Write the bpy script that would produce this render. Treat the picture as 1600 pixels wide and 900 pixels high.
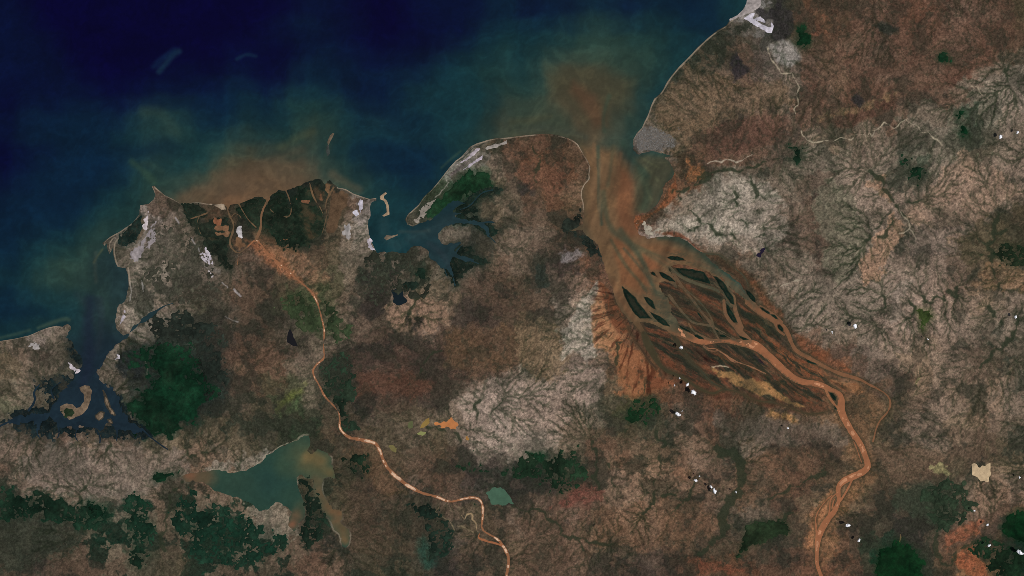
import bpy, math, heapq
import numpy as np

for o in list(bpy.data.objects):
    bpy.data.objects.remove(o, do_unlink=True)
scene = bpy.context.scene

# ------------------------------------------------------------------ camera, sky, sun, exposure
# One unit is about one kilometre; map coordinates (u right, v down, 10 per unit) are centred on the frame.
cam_d = bpy.data.cameras.new('camera')
cam = bpy.data.objects.new('camera', cam_d)
scene.collection.objects.link(cam)
CAM_H = 600.0
cam.location = (0, 0, CAM_H)
cam_d.sensor_width = 36.0
cam_d.lens = 36.0 * CAM_H / 160.0
cam_d.clip_start = 1.0
cam_d.clip_end = 3000.0
scene.camera = cam

SUN_EL = math.radians(55)
SUN_AZ = math.atan2(0.92, -0.39)          # clockwise from north
world = bpy.data.worlds.new('World')
scene.world = world
world.use_nodes = True
wn = world.node_tree
sky = wn.nodes.new('ShaderNodeTexSky')
sky.sky_type = 'NISHITA'
sky.sun_disc = False
sky.sun_elevation = SUN_EL
sky.sun_rotation = SUN_AZ
wn.links.new(sky.outputs[0], wn.nodes['Background'].inputs[0])
wn.nodes['Background'].inputs[1].default_value = 0.05

sun_d = bpy.data.lights.new('sun', 'SUN')
sun_d.energy = 3.3
sun_d.angle = math.radians(0.5)
sun_d.color = (1.0, 0.965, 0.92)
sun = bpy.data.objects.new('sun', sun_d)
scene.collection.objects.link(sun)
sx, sy, sz = math.cos(SUN_EL) * math.sin(SUN_AZ), math.cos(SUN_EL) * math.cos(SUN_AZ), math.sin(SUN_EL)
from mathutils import Vector
sun.rotation_euler = Vector((sx, sy, sz)).to_track_quat('Z', 'Y').to_euler()
sun.location = (sx * 200, sy * 200, sz * 200)

scene.view_settings.view_transform = 'Standard'
scene.view_settings.look = 'None'
scene.view_settings.gamma = 1.0
scene.view_settings.exposure = 0.0
scene.view_settings.use_curve_mapping = False
scene.cycles.max_bounces = 6
scene.cycles.use_denoising = False
scene.cycles.filter_width = 0.75

GAIN = np.array([1.0, 1.01, 1.06], np.float32)      # how a flat sunlit surface of albedo 1 reads in this light

def albedo(rgb):
    c = np.clip(np.asarray(rgb, np.float32) / 255.0, 0, 1)
    lin = np.where(c <= 0.04045, c / 12.92, ((c + 0.055) / 1.055) ** 2.4)
    return np.clip(lin / GAIN, 0.0003, 0.9)

# ------------------------------------------------------------------ grid and noise
STEP = 1.0
core_u = np.arange(-40, 1640 + .01, STEP, dtype=np.float64)
core_v = np.arange(-40, 940 + .01, STEP, dtype=np.float64)
def margins(lo, hi, mid):
    m = np.arange(5, mid + .1, 5.0); f = mid + np.cumsum(np.linspace(12, 320, 14))
    return np.concatenate([(lo - f)[::-1], (lo - m)[::-1]]), np.concatenate([hi + m, hi + f])
lu, ru = margins(-40, 1640, 820)
lv, rv = margins(-40, 940, 560)
us = np.concatenate([lu, core_u, ru]).astype(np.float32)
vs = np.concatenate([lv, core_v, rv]).astype(np.float32)
if len(us) % 2 == 0: us = us[:-1]
if len(vs) % 2 == 0: vs = vs[:-1]
core = (slice(len(lv), len(lv) + len(core_v)), slice(len(lu), len(lu) + len(core_u)))
NU, NV = len(us), len(vs)
U, V = np.meshgrid(us, vs)

_tabs = {}
def vnoise(x, y, scale, seed):
    if seed not in _tabs:
        _tabs[seed] = np.random.RandomState(seed).rand(256, 256).astype(np.float32) * 2 - 1
    T = _tabs[seed]
    gx, gy = x / scale + seed * 3.17, y / scale + seed * 7.31
    ix, iy = np.floor(gx), np.floor(gy)
    fx, fy = (gx - ix).astype(np.float32), (gy - iy).astype(np.float32)
    ix, iy = ix.astype(np.int32) & 255, iy.astype(np.int32) & 255
    jx, jy = (ix + 1) & 255, (iy + 1) & 255
    fx = fx * fx * (3 - 2 * fx); fy = fy * fy * (3 - 2 * fy)
    a = T[iy, ix]; b = T[iy, jx]; c = T[jy, ix]; d = T[jy, jx]
    return (a + (b - a) * fx) * (1 - fy) + (c + (d - c) * fx) * fy

def fbm(x, y, scale, octs, seed, gain=0.55):
    r = 0; a = 1.0; t = 0
    ca, sa = math.cos(0.6), math.sin(0.6)
    for k in range(octs):
        r = r + a * vnoise(x, y, scale, seed + k)
        t += a; a *= gain; scale *= 0.5
        x, y = x * ca - y * sa, x * sa + y * ca
    return (r / t).astype(np.float32)

def sstep(a, b, x):
    t = np.clip((x - a) / (b - a), 0, 1)
    return t * t * (3 - 2 * t)

N1 = fbm(U, V, 26, 3, 11)
N2 = fbm(U, V, 9, 3, 21)
N3 = fbm(U, V, 3.6, 2, 31)
JAG = (N1 * 1.2 + N2 * 0.8 + N3 * 0.35).astype(np.float32)
PATCH = fbm(U + 5 * N2, V + 5 * N2, 30, 5, 41, 0.62)
PATCH = (PATCH / PATCH.std()).astype(np.float32)
WU = (fbm(U, V, 70, 4, 51, 0.6) * 34).astype(np.float32)
WV = (fbm(U, V, 70, 4, 61, 0.6) * 34).astype(np.float32)

# ------------------------------------------------------------------ polygon and polyline distance on the grid
def win(pts, pad):
    p = np.asarray(pts, float)
    i0, i1 = np.searchsorted(us, [p[:, 0].min() - pad, p[:, 0].max() + pad])
    j0, j1 = np.searchsorted(vs, [p[:, 1].min() - pad, p[:, 1].max() + pad])
    return slice(max(j0 - 1, 0), min(j1 + 1, NV)), slice(max(i0 - 1, 0), min(i1 + 1, NU))

def inside(pts, sl):
    x = us[sl[1]]; y = vs[sl[0]]
    m = np.zeros((len(y), len(x)), bool)
    n = len(pts)
    for k in range(n):
        (x1, y1), (x2, y2) = pts[k], pts[(k + 1) % n]
        if y1 == y2: continue
        if y1 > y2: x1, y1, x2, y2 = x2, y2, x1, y1
        a, b = np.searchsorted(y, [y1, y2])
        if a >= b: continue
        xi = x1 + (y[a:b] - y1) * (x2 - x1) / (y2 - y1)
        m[a:b] ^= x[None, :] < xi[:, None]
    return m

def seg_dist(D, sl, p, q, band, w1=0.0, w2=0.0):
    """lower D (window sl) to distance from segment pq minus half width"""
    x = us[sl[1]]; y = vs[sl[0]]
    b = band + max(w1, w2)
    i0, i1 = np.searchsorted(x, [min(p[0], q[0]) - b, max(p[0], q[0]) + b])
    j0, j1 = np.searchsorted(y, [min(p[1], q[1]) - b, max(p[1], q[1]) + b])
    if i0 >= i1 or j0 >= j1: return
    X = x[None, i0:i1]; Y = y[j0:j1, None]
    dx, dy = q[0] - p[0], q[1] - p[1]
    L2 = dx * dx + dy * dy + 1e-9
    t = np.clip(((X - p[0]) * dx + (Y - p[1]) * dy) / L2, 0, 1)
    d = np.sqrt((X - p[0] - t * dx) ** 2 + (Y - p[1] - t * dy) ** 2) - (w1 + (w2 - w1) * t)
    np.minimum(D[j0:j1, i0:i1], d, out=D[j0:j1, i0:i1])

def poly_sd(pts, band=20.0, sl=None):
    if sl is None: sl = win(pts, band)
    D = np.full((sl[0].stop - sl[0].start, sl[1].stop - sl[1].start), band, np.float32)
    for k in range(len(pts)):
        seg_dist(D, sl, pts[k], pts[(k + 1) % len(pts)], band)
    m = inside(pts, sl)
    return sl, np.where(m, D, -D)

def smooth_line(pts, it=2):
    """Chaikin on (u, v, w) rows"""
    P = np.asarray(pts, float)
    for _ in range(it):
        a = P[:-1] * .75 + P[1:] * .25; b = P[:-1] * .25 + P[1:] * .75
        P = np.concatenate([P[:1], np.stack([a, b], 1).reshape(-1, P.shape[1]), P[-1:]])
    return P

def line_sd(pts, band=14.0, w=None, it=2):
    """positive inside the ribbon; pts rows (u, v, width)"""
    P = [(p[0], p[1], p[2] if len(p) > 2 else w) for p in pts]
    P = smooth_line(P, it)
    sl = win(P[:, :2], band + P[:, 2].max())
    D = np.full((sl[0].stop - sl[0].start, sl[1].stop - sl[1].start), band, np.float32)
    for a, b in zip(P[:-1], P[1:]):
        seg_dist(D, sl, a[:2], b[:2], band, a[2] / 2, b[2] / 2)
    return sl, -D

# ------------------------------------------------------------------ land cover and water, read on a 25 x 25 map grid
# letter: (main colour, second colour, share of the second, relief, valley tint)
COVER = {
 'b': ((76,62,51), (56,48,41), .35, .5, .28), 'r': ((88,66,53), (70,55,46), .35, .5, .24),
 'g': ((106,93,80), (86,77,66), .34, .9, .75), 'p': ((127,111,97), (106,93,80), .30, 1.1, .95),
 'y': ((116,98,77), (90,77,61), .34, .9, .75), 'l': ((142,133,120), (120,112,100), .30, 1.4, .95),
 'e': ((104,97,84), (86,82,70), .34, 1.1, .9), 'c': ((96,87,79), (78,70,64), .35, .4, .4),
 'o': ((76,68,51), (57,57,44), .38, .7, .5), 'm': ((60,57,46), (40,47,38), .42, .6, .4),
 'd': ((56,50,46), (42,40,37), .40, .4, .18), 'k': ((27,34,30), (42,44,37), .2, .2, .2),
 'f': ((15,43,30), (25,42,31), .15, .5, .3), 'v': ((46,57,38), (68,62,47), .28, .5, .4),
 'u': ((102,68,49), (85,59,45), .32, .3, .18), 'n': ((140,100,70), (118,84,60), .28, .3, .35),
 'w': ((146,139,136), (96,90,84), .5, .2, .2), 'q': ((96,65,55), (92,59,51), .25, .3, .3),
 'a': ((114,98,83), (21,42,32), .50, .7, .35), 'z': ((106,97,86), (44,47,40), .45, .5, .4),
 't': ((116,96,78), (78,68,54), .36, 1.0, .95),
}
WATERS = {
 'N': (5,4,42), 'B': (6,15,46), 'T': (9,31,52), 'E': (19,48,54), 'D': (14,41,51), 'G': (29,55,54),
 'H': (41,61,54), 'K': (30,48,53), 'O': (56,62,50), 'Q': (76,69,53), 'R': (90,73,56), 'S': (104,73,54),
 'U': (120,84,60), 'A': (25,39,49),
}
TILES = [
# row of four tiles, each nine rows of sixteen
["BNNNNNNNNNNNNNNN BBNNNNNNNNNNNNNN BBBNNNNNNNNNNNNN BBBBNNNNNNNNNNBB BBBBBNNNNNBBNNBB BBBBBBNNBBBBBBTT NBBBTTBBBTTTTTTE BTTTTTTTEHGGTTTE BTTTTTTEEGHGEEGH",
 "NNNBBBNNNNBBBBTT NBTTBBBNNNBBBBDD BBBBBBNNNBNNBTDE NNBBTBBBBBBDDDEG NNTTTTTTTTTDDEGG BTEETBBBTEEEEEEH TEGGEETTTEEDEEEO TEGHGETGTTTEEEGQ EGHQHGEEEEEEEGmo",
 "BBTBTTTBTTTTTEww DDTEGGGEEEDTTEmw DEEGHHHGGGEEmbmb DEGHHHHHHGEEmrbd EGOQQOHHHGEmmgrd GHOQRQOOGEmggygg GHQRRQOQGEggyydg OQOHRSHHGoyyybbr rrmrORHGccoybbrr",
 "kmurmrpbrurgggbv kkumvrpbrrrggbbv kgfumgbdbbgggrrb ccmmggggbrmbrrom cgdyybbbbgggreee ygdyybbggrrbeeec yegggrrbyrrreeee rbeyyyrrreeefepp gbeymeeeeeeefepm"],
["NBBTTTTTTTTEEGHQ NBTTTTTTGHGEGHQR BTTTTTTTGGHGHRRR TTTTTTEEGbbRRRSR TTTTTEEGgwggkumk TTTEEGHkpwlggkuk TEEEGHkpplggmmkr TEEHHHKkglllgwmr EEHHHHKkgmzzdgmp",
 "GHHGEETTTTTTEGwp RRRRHHETTTTEwlvp RRRkkHHEETEvvvvy kkkrouwkEEmffkkg kkkkobwEEEmlKKyy ukkkoglEEEKppkky pukropzgEEkbKkkp dyprozmkazzKKkyr bbvyvpabdpvpkpbb",
 "ruumQRQEcgorrrrg rkuuQRRGHHouremm gkugQQRSGOuumlee mruoQRRSHumllllg ebmuRQSSullllglg ggbrQQRSwllglgll gbbkuQSRQRHulggg gmdgrRSQSRQHougg okgbpuRSQkQdHouu",
 "dmeeebgpmepevvgp oeeeepmeefeppppg gebbepppmmepppgg ggbgeepppmpppppm gbbbeeepppppgpmb ggbbeeepmggcgmok bgbgeeppmccgmyvo bbbeeeppggpbmyok oggbeeppggpbyyop"],
["TEEEEKHKlzgbgbmr TTTEEKHplzlpvpgr EEGgGAKplzmmkdmb ggwpkAAgmmmkdbdr obbpkAAldkfkdbrb oppgmApgkfffkdby ppmAApAppffffdbb vvpAvAApffffmdmg pggbbpgdmfgommom",
 "bovvobgdkttogbbb mbvvopbdpppgydbb kdgvvpbmmppybddb mmdgggbbbbpbbrbb rrbggbddbddbryor rrggmmdbrdddrrrg rovpmmdrrmdboglc mvvmbmddbbogplpl mmffbmmgmogoppll",
 "bbbblurkRHrrkHko bbbllnuQkHHrrkro ooyglnurQkHRQrSo ogygglnurQrrSSSS ooogdgnnrdrrdmor logppdbnuuorryor lgeppgonuurruryy tggteemvvmgrrugo pppptemvmmgrrmoo",
 "gleegegglppppygg ulgpgegglppgpmge ullgegggpppppmeg ouugyegpgpyggmpm uuuudcggyypgbmmm nruuudcggyggbmye onmuynrdryptgtpm rrynnoooobpgottp bgbynooobggyotpm"],
["kbggrpybdoyomooo ppgcrgypbppgtglg rgggccgpmagutttg mapggggcggggbboo kkagggfagaboaaaa mmmtaffafabaaapa mmmybaaaafbafafa bmgmmbaafmbaafaa mbdbbbbbammomabb",
 "kooobrromgmomgpl goooomkrobbobdpl aoooomkrobbobddm gomomobbrprrrddm amommobdmmkbgooo aakkoobbmmkogobb abbammbbbmkdpbob maabddbomomddbby mmrrtmmmommddmby",
 "llptmorommttomeg mfmamrrmtorpbmpt ddmfmrtuttutbbmp ddmrrmptttttbymp dbrqqbttttttbbym gttprobtttrbbmpg ggdtotoottoobmgk ybdrrotmddbbmmbm obgtgbbbdbrumuur",
 "bbbgdoyympptgbbo rrbbdnybbmmbbbom rrrbdyoobbboomyy rrrmyyobmmmmgttg rrmyyyobmmmtgttg bmynyybodbmgtrru mkrnbdbbddmrrdkf brrnbbffdgmrnmkk brrurrbffmkmnnkf"],
]
def code_grid():
    rows = []
    for band in TILES:
        t = [x.split() for x in band]
        for r in range(9):
            s = ''
            for c in range(4):
                assert len(t[c][r]) == 16, (TILES.index(band), c, r, t[c][r], len(t[c][r]))
                s += t[c][r]
            rows.append(s)
    return rows

# ------------------------------------------------------------------ coastline (the closed region is open sea, bays and the turbid lobe of the estuary)
SEA = [(-3000,-3000),(-3000,575),(-120,545),(0,533),(25,529),(46,524),(60,518),(75,512),(88,509),(98,511),(106,507),(109,512),(106,520),(103,528),(110,532),(118,546),(126,556),(130,566),(127,575),(124,580),
(117,592),(113,598),(105,603),(97,610),(88,622),(78,636),(70,646),(55,648),(38,650),(15,655),(12,661),(35,662),(50,660),(60,668),(66,664),(76,652),(82,654),(90,664),(105,670),(120,672),(135,668),(150,672),
(163,668),(168,662),(178,668),(200,670),(222,674),(224,670),(205,663),(197,652),(190,645),(186,632),(181,618),(175,606),(165,600),(157,594),(150,581),(158,570),(165,558),(170,548),(178,540),(186,534),
(197,530),(210,516),(225,504),(240,491),(243,487),(225,495),(207,509),(199,520),(193,524),(184,514),(181,503),(184,488),(189,477),(196,472),(199,460),(201,447),(200,430),(196,418),(188,418),(184,417),
(180,410),(177,398),(176,386),(174,392),(171,396),(167,386),(168,379),(163,384),(160,380),(165,376),(172,370),(190,360),(207,348),(217,336),(219,330),(219,321),(232,319),(240,312),(243,305),(240,297),
(237,291),(241,290),(248,297),(257,305),(268,310),(280,317),(292,318),(308,315),(322,318),(338,319),(350,319),(353,323),(355,329),(358,329),(361,322),(368,320),(375,318),(390,311),(400,307),(410,307),
(418,312),(425,303),(437,297),(447,298),(455,295),(465,290),(480,287),(486,284),(492,280),(502,280),(507,286),(512,281),(515,275),(519,283),(528,293),(540,295),(552,302),(568,308),(578,311),(588,309),
(588,313),(580,316),(576,324),(577,334),(575,350),(576,365),(580,377),(586,390),(589,395),(598,395),(615,392),(625,396),(634,395),(641,386),(650,383),(660,383),(668,392),(673,405),(682,410),(687,418),
(697,422),(705,432),(709,443),(711,437),(707,422),(703,409),(710,403),(728,408),(740,406),(715,397),(705,391),(712,385),(722,379),(700,383),(690,381),(684,374),(683,365),(690,357),(700,351),(712,347),
(735,351),(750,352),(758,358),(762,370),(765,369),(763,355),(752,346),(735,343),(720,342),(712,338),(724,333),(710,330),(718,322),(730,317),(716,314),(706,314),(692,326),(682,338),(674,344),(664,346),
(655,349),(645,354),(637,351),(633,343),(638,334),(645,328),(655,319),(662,308),(675,296),(685,284),(695,271),(703,261),(712,251),(722,244),(728,237),(735,229),(745,224),(760,219),(775,216),(790,215),
(800,214),(815,212),(835,210),(855,209),(870,211),(885,215),(895,219),(903,225),(907,232),(912,242),(919,252),(923,262),(921,272),(922,280),(914,288),(910,297),(909,307),(912,317),(913,327),(911,340),
(908,352),(900,357),(888,361),(900,360),(910,360),(917,368),(928,377),(934,383),(942,405),(947,424),(954,447),(962,470),(975,492),(984,504),(997,503),(1012,505),(1025,508),(1037,513),(1049,520),(1060,522),(1072,528),(1082,531),(1086,527),
(1075,519),(1064,510),(1056,500),(1050,488),(1048,478),(1042,468),(1035,458),(1030,449),(1030,441),(1040,440),(1052,445),(1060,455),(1056,440),(1050,428),(1047,418),(1056,414),(1070,415),(1086,418),(1103,422),
(1114,431),(1121,445),(1129,457),(1135,468),(1137,478),(1143,480),(1148,477),(1147,466),(1140,452),(1131,439),(1122,431),(1130,436),(1145,451),(1158,462),(1170,475),(1177,484),(1187,480),(1178,468),(1168,456),
(1155,442),(1140,430),(1125,419),(1110,407),(1102,399),(1095,392),(1085,385),(1075,375),(1060,370),
(1043,368),(1030,370),(1015,372),(1000,367),(992,357),(988,345),(992,335),(1008,333),(1022,325),(1030,315),(1036,303),(1036,295),(1040,288),(1050,280),(1053,270),(1052,262),(1047,252),(1040,247),
(1055,243),(1040,240),(1025,238),(1010,237),(998,240),(991,234),(989,225),(990,217),(995,208),(1003,200),(1007,190),(1013,178),(1017,165),(1022,154),(1030,148),(1036,140),(1042,128),(1050,117),
(1060,105),(1075,90),(1090,74),(1105,60),(1120,48),(1135,40),(1140,33),(1152,25),(1160,18),(1165,8),(1171,0),(1190,-40),(1250,-120),(1500,-500),(3000,-2500),(3000,-3000)]

BEACH = [
 [(-120,545),(0,533),(25,529),(46,524),(60,518),(75,512),(88,510),(97,513)],
 [(219,321),(232,319),(240,312),(243,305),(240,297),(238,292)],[(241,292),(248,298),(257,305),(268,310),(280,317),(292,318),(308,316),(322,319),(338,320),(350,321)],
 [(217,336),(207,349),(190,361),(172,371),(164,377),(163,383)],[(177,372),(171,380),(171,388),(173,393)],[(195,363),(186,372),(180,378),(178,388),(179,400),(182,411),(184,417)],
 [(200,418),(202,430),(203,446)],[(528,293),(540,295),(552,302),(568,309),(578,311),(588,310)],[(575,352),(577,367),(581,378),(587,391)],
 [(637,350),(634,343),(638,335),(645,329),(655,320),(662,309),(675,297),(685,285),(695,272),(703,262),(712,252),(722,245),(728,238),(735,230),(745,225)],
 [(637,350),(645,353),(655,348)],[(745,225),(760,220),(775,217),(790,216),(800,215),(815,213),(835,211),(855,210),(870,212),(885,216),(895,220),(903,226)],
 [(903,226),(907,232),(912,242),(918,252),(922,262),(920,272),(921,280),(913,288),(910,297),(909,307),(911,317),(912,327)],
 [(990,218),(995,209),(1003,201),(1008,191),(1014,179),(1018,166),(1023,155),(1031,149),(1037,141),(1043,129),(1051,118),(1061,106),(1076,91),(1091,75),(1106,61),(1121,49),(1136,41),(1141,34),(1153,26),(1161,19),(1166,8),(1172,-2),(1190,-40)],
]
# ------------------------------------------------------------------ rivers: (u, v, width)
BETSI_COL = (158,100,66)
DELTA = {   # colour, rows
 'west':   ((92,72,52), [(968,470,12),(976,481,11),(986,493,10),(996,506,9),(1005,519,8),(1012,529,5),(1020,545,3),(1030,560,2)]),
 'olive_a':((62,56,40), [(1006,522,8),(1012,537,11),(1019,550,11),(1027,563,8),(1034,573,5),(1042,580,5.5),(1061,587,5),(1080,599,4),(1092,607,4),(1107,614,3),(1117,615,3),(1127,609,2.5),(1142,609,2.5),(1159,615,2.5),(1174,624,2),(1192,628,2),(1205,628,2),(1230,635,2),(1262,648,2),(1280,646,1.6),(1296,642,1.4)]),
 'olive_b':((60,54,40), [(1049,516,7),(1056,530,7),(1065,547,7),(1075,559,6),(1085,570,4),(1095,577,3),(1102,588,2.6),(1111,597,2.4),(1125,604,2.4),(1134,608,2.4)]),
 'rim':    ((66,50,38), [(981,512,1.6),(991,532,2),(1005,549,2),(1013,563,2),(1025,575,2)]),
 'link':   ((94,74,54), [(996,499,5),(1012,501,6),(1025,504,6),(1037,509,6),(1049,515,8)]),
 'main':   ((148,97,68), [(1050,512,13),(1062,519,12),(1075,525,10),(1087,531,9),(1100,534,9),(1112,534,6),(1125,532,5.5),(1138,533,7),(1150,535,9),(1169,537,12),(1182,541,14),(1195,551,12),(1206,561,11),(1219,573,10),(1229,583,10),(1240,591,10),(1252,596,9),(1270,599,7.5),(1285,602,7),(1294,607,7.5),(1305,611,6.5),(1312,617,8.5),(1315,626,10),(1314,636,11.5),(1316,647,10.5),(1322,659,9),(1328,671,8.5),(1336,682,8.5),(1345,695,7.5),(1352,712,7.5),(1357,728,8.5),(1350,737,9.5),(1331,745.5,9),(1316,752,8),(1309,762,6.5),(1310,773,6.5),(1311,780.6,4.6),(1308,790.5,5.5),(1302.7,801.5,6.5),(1294,810.5,8.5),(1286.5,822,10),(1280,836,9),(1277,850,6.5),(1276,870,4.5),(1277,885,5),(1282,897,5.5),(1290,915,6),(1296,960,6),(1290,1020,6),(1312,1090,6),(1296,1170,6),(1330,1260,6),(1318,1400,6),(1360,1600,6)]),
 'split':  ((146,98,68), [(1290,607,4),(1294,619,4.4),(1300,627,4.4),(1306,635,4),(1311,642,4)]),
 'mid_l':  ((112,82,60), [(1131,470,5),(1132,482,5),(1133,490,5),(1138,499,6),(1148,509,7.5),(1157,519,9),(1168,532,11)]),
 'mid_r':  ((112,82,60), [(1146,464,5),(1148,480,5),(1150,490,6),(1154,502,7),(1158,512,8)]),
 'north':  ((120,84,60), [(1170,472,12),(1181,482,11),(1197,494,9),(1212,502,8),(1222,509,7.5),(1230,518,8),(1235,532,6),(1241,545,6.5),(1250,552,7),(1262,558,6),(1275,566,6),(1294,576,5.4),(1312,584,5),(1330,589,4.6),(1345,593,4),(1356,600,3.6),(1371,607,3.2),(1385,616,2.8),(1391,625,2.6),(1391,635,2.6),(1386,646,2.4),(1375,656,2.4),(1369,669,2.2),(1364,690,1.8)]),
 'oval':   ((120,84,60), [(1206,498,3),(1211,506,3.6),(1215,516,3.6),(1225,523,4)]),
 'north_b':((112,80,58), [(1188,478,3),(1200,485,3),(1212,494,3),(1222,503,3.6)]),
 'thin_a': ((140,98,72), [(1100,541,3),(1107,545,2.2),(1117,544,2),(1125,549,2.2),(1137,557,2.2),(1150,565,2.2),(1165,570,2),(1180,576,1.6),(1196,584,1.4)]),
 'thin_d': ((132,92,68), [(1100,542,2),(1106,547,2),(1113,549,1.8),(1123,548,1.8)]),
 'thin_e': ((132,92,68), [(1137,558,1.4),(1145,566,1.6),(1156,567,1.4)]),
 'strip':  ((84,78,60), [(1046,416,4),(1056,427,5),(1070,436,5),(1085,442,5),(1100,447,5),(1113,450,5),(1124,456,4)]),
 'thin_b': ((92,74,56), [(1050,424,3.6),(1058,436,4),(1068,450,4),(1080,466,3.6),(1092,482,3.6),(1104,497,4),(1113,508,4.4),(1124,520,3),(1140,528,3),(1156,534,3)]),
 'thin_c': ((92,76,58), [(1046,462,4),(1058,478,4),(1068,490,3.6),(1080,503,3),(1090,506,3.2),(1104,508,3.4),(1114,510,3.6)]),
 'thin_f': ((100,78,58), [(1076,505,2.4),(1083,518,2.4),(1095,524,2.6),(1108,530,3),(1120,533,3)]),
 'thin_g': ((104,80,60), [(1111,507,3),(1117,518,3),(1122,528,3),(1126,533,3)]),
 'thin_h': ((116,84,62), [(1116,511,2.2),(1126,517,2.2),(1138,523,2.2),(1150,530,2.4)]),
 'thin_i': ((84,72,54), [(1060,446,2.6),(1076,456,2.4),(1092,470,2.2),(1104,484,2.2),(1112,498,2.4),(1115,508,2.6)]),
 'edge':   ((66,64,50), [(1100,396,2.4),(1112,397,1.6),(1122,397,1.6),(1134,405,1.6),(1146,418,1.6),(1160,428,1.6),(1167,438,1.6),(1170,450,1.6),(1176,460,1.4)]),
 'braid_a':((148,97,68), [(1331,751,2.6),(1324.7,764,2.4),(1317,777,2.6),(1311.5,784,2.6)]),
 'braid_b':((148,97,68), [(1307,771,2.4),(1298,778.5,2.2),(1296,790.5,2.2),(1296,803,2.4),(1291,812,2.4)]),
 'braid_c':((148,97,68), [(1300,774,1.6),(1292,780,1.6),(1278.6,797,1.6),(1274,810,1.8),(1275,822,2),(1276,845,2)]),
 'braid_d':((138,92,66), [(1325,664,2),(1334,690,2),(1340,705,1.6),(1346,722,2)]),
 'braid_e':((148,97,68), [(1304,780,1.8),(1300,790,1.6),(1303,797,2)]),
}
MAHA = ((142,96,68), [(385,387,3.20),(400,373,4.00),(410,385,4.00),(420,399,4.00),(437,412,4.40),(457,430,4.40),(477,447,4.00),(487,456,3.68),(496,472,3.68),(500,487,3.11),(504,502,3.11),(507,515,3.26),(506,530,3.26),(505,545,3.11),(508,559,2.96),(495,569,2.96),(488,578,2.96),(491,590,2.96),(499,602,2.96),(507,620,3.11),(520,632,3.40),(530,645,3.40),(531,657,3.70),(530,667,3.70),(536,677,4.44),(546,684,6.02),(562,687,6.45),(588,691,5.59),(595,707,5.59),(600,722,5.59),(610,737,6.45),(622,747,7.74),(640,761,6.45),(660,771,5.59),(675,774,5.59),(687,778,5.16),(702,785,4.30),(717,781,3.96),(735,777,3.96),(749,779,4.30),(755,790,4.30),(754,810,4.30),(752,828,4.30),(765,835,3.44),(775,841,4.30),(783,848,5.16),(791,861,5.59),(796,875,5.59),(793,890,5.16),(790,915,5.16),(786,970,5.16),(790,1020,5.16),(812,1080,5),(800,1160,5),(836,1250,5),(826,1400,5),(860,1600,5)])
MAHA_SIDE = [
 ((98,80,60), [(355,322,4.00),(357,334,4.00),(366,350,3.00),(363,365,3.00),(358,380,3.00),(363,390,3.00),(373,397,3.40),(385,387,3.20)]),
 ((112,84,62), [(400,374,3.6),(407,360,3),(408,345,3),(408,335,3),(412,325,3.2),(417,316,4),(420,310,5)]),
 ((128,90,62), [(373,397,3),(371,412,1.6),(370,425,1.4)]),
 ((150,96,66), [(750,833,3),(746,840,3),(757,845,4),(772,848,4),(786,853,4)]),
 ((98,78,58), [(361,340,2.4),(366,333,2.6),(374,336,2),(378,343,1.6)]),
 ((98,78,58), [(338,322,2),(325,333,2.2),(310,338,2.2),(298,342,2)]),
 ((84,72,54), [(312,337,1.8),(307,348,1.6),(312,362,1.4),(318,372,1.2)]),
 ((98,78,58), [(373,318,3),(380,331,2.4),(389,345,2.2),(400,355,2)]),
 ((98,78,58), [(446,296,3),(452,310,2.4),(455,322,2.4),(455,335,1.8),(447,340,1.6)]),
 ((104,82,60), [(484,286,3.6),(487,300,3),(492,312,2.4),(500,323,2),(505,335,1.6)]),
 ((98,78,58), [(521,293,3),(515,303,2.4),(508,318,2.2),(511,335,2),(507,352,1.8),(502,370,2),(508,385,1.6),(512,402,1.4)]),
 ((84,72,54), [(417,317,2),(425,332,1.6),(440,338,1.6),(452,338,1.4)]),
]
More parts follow.
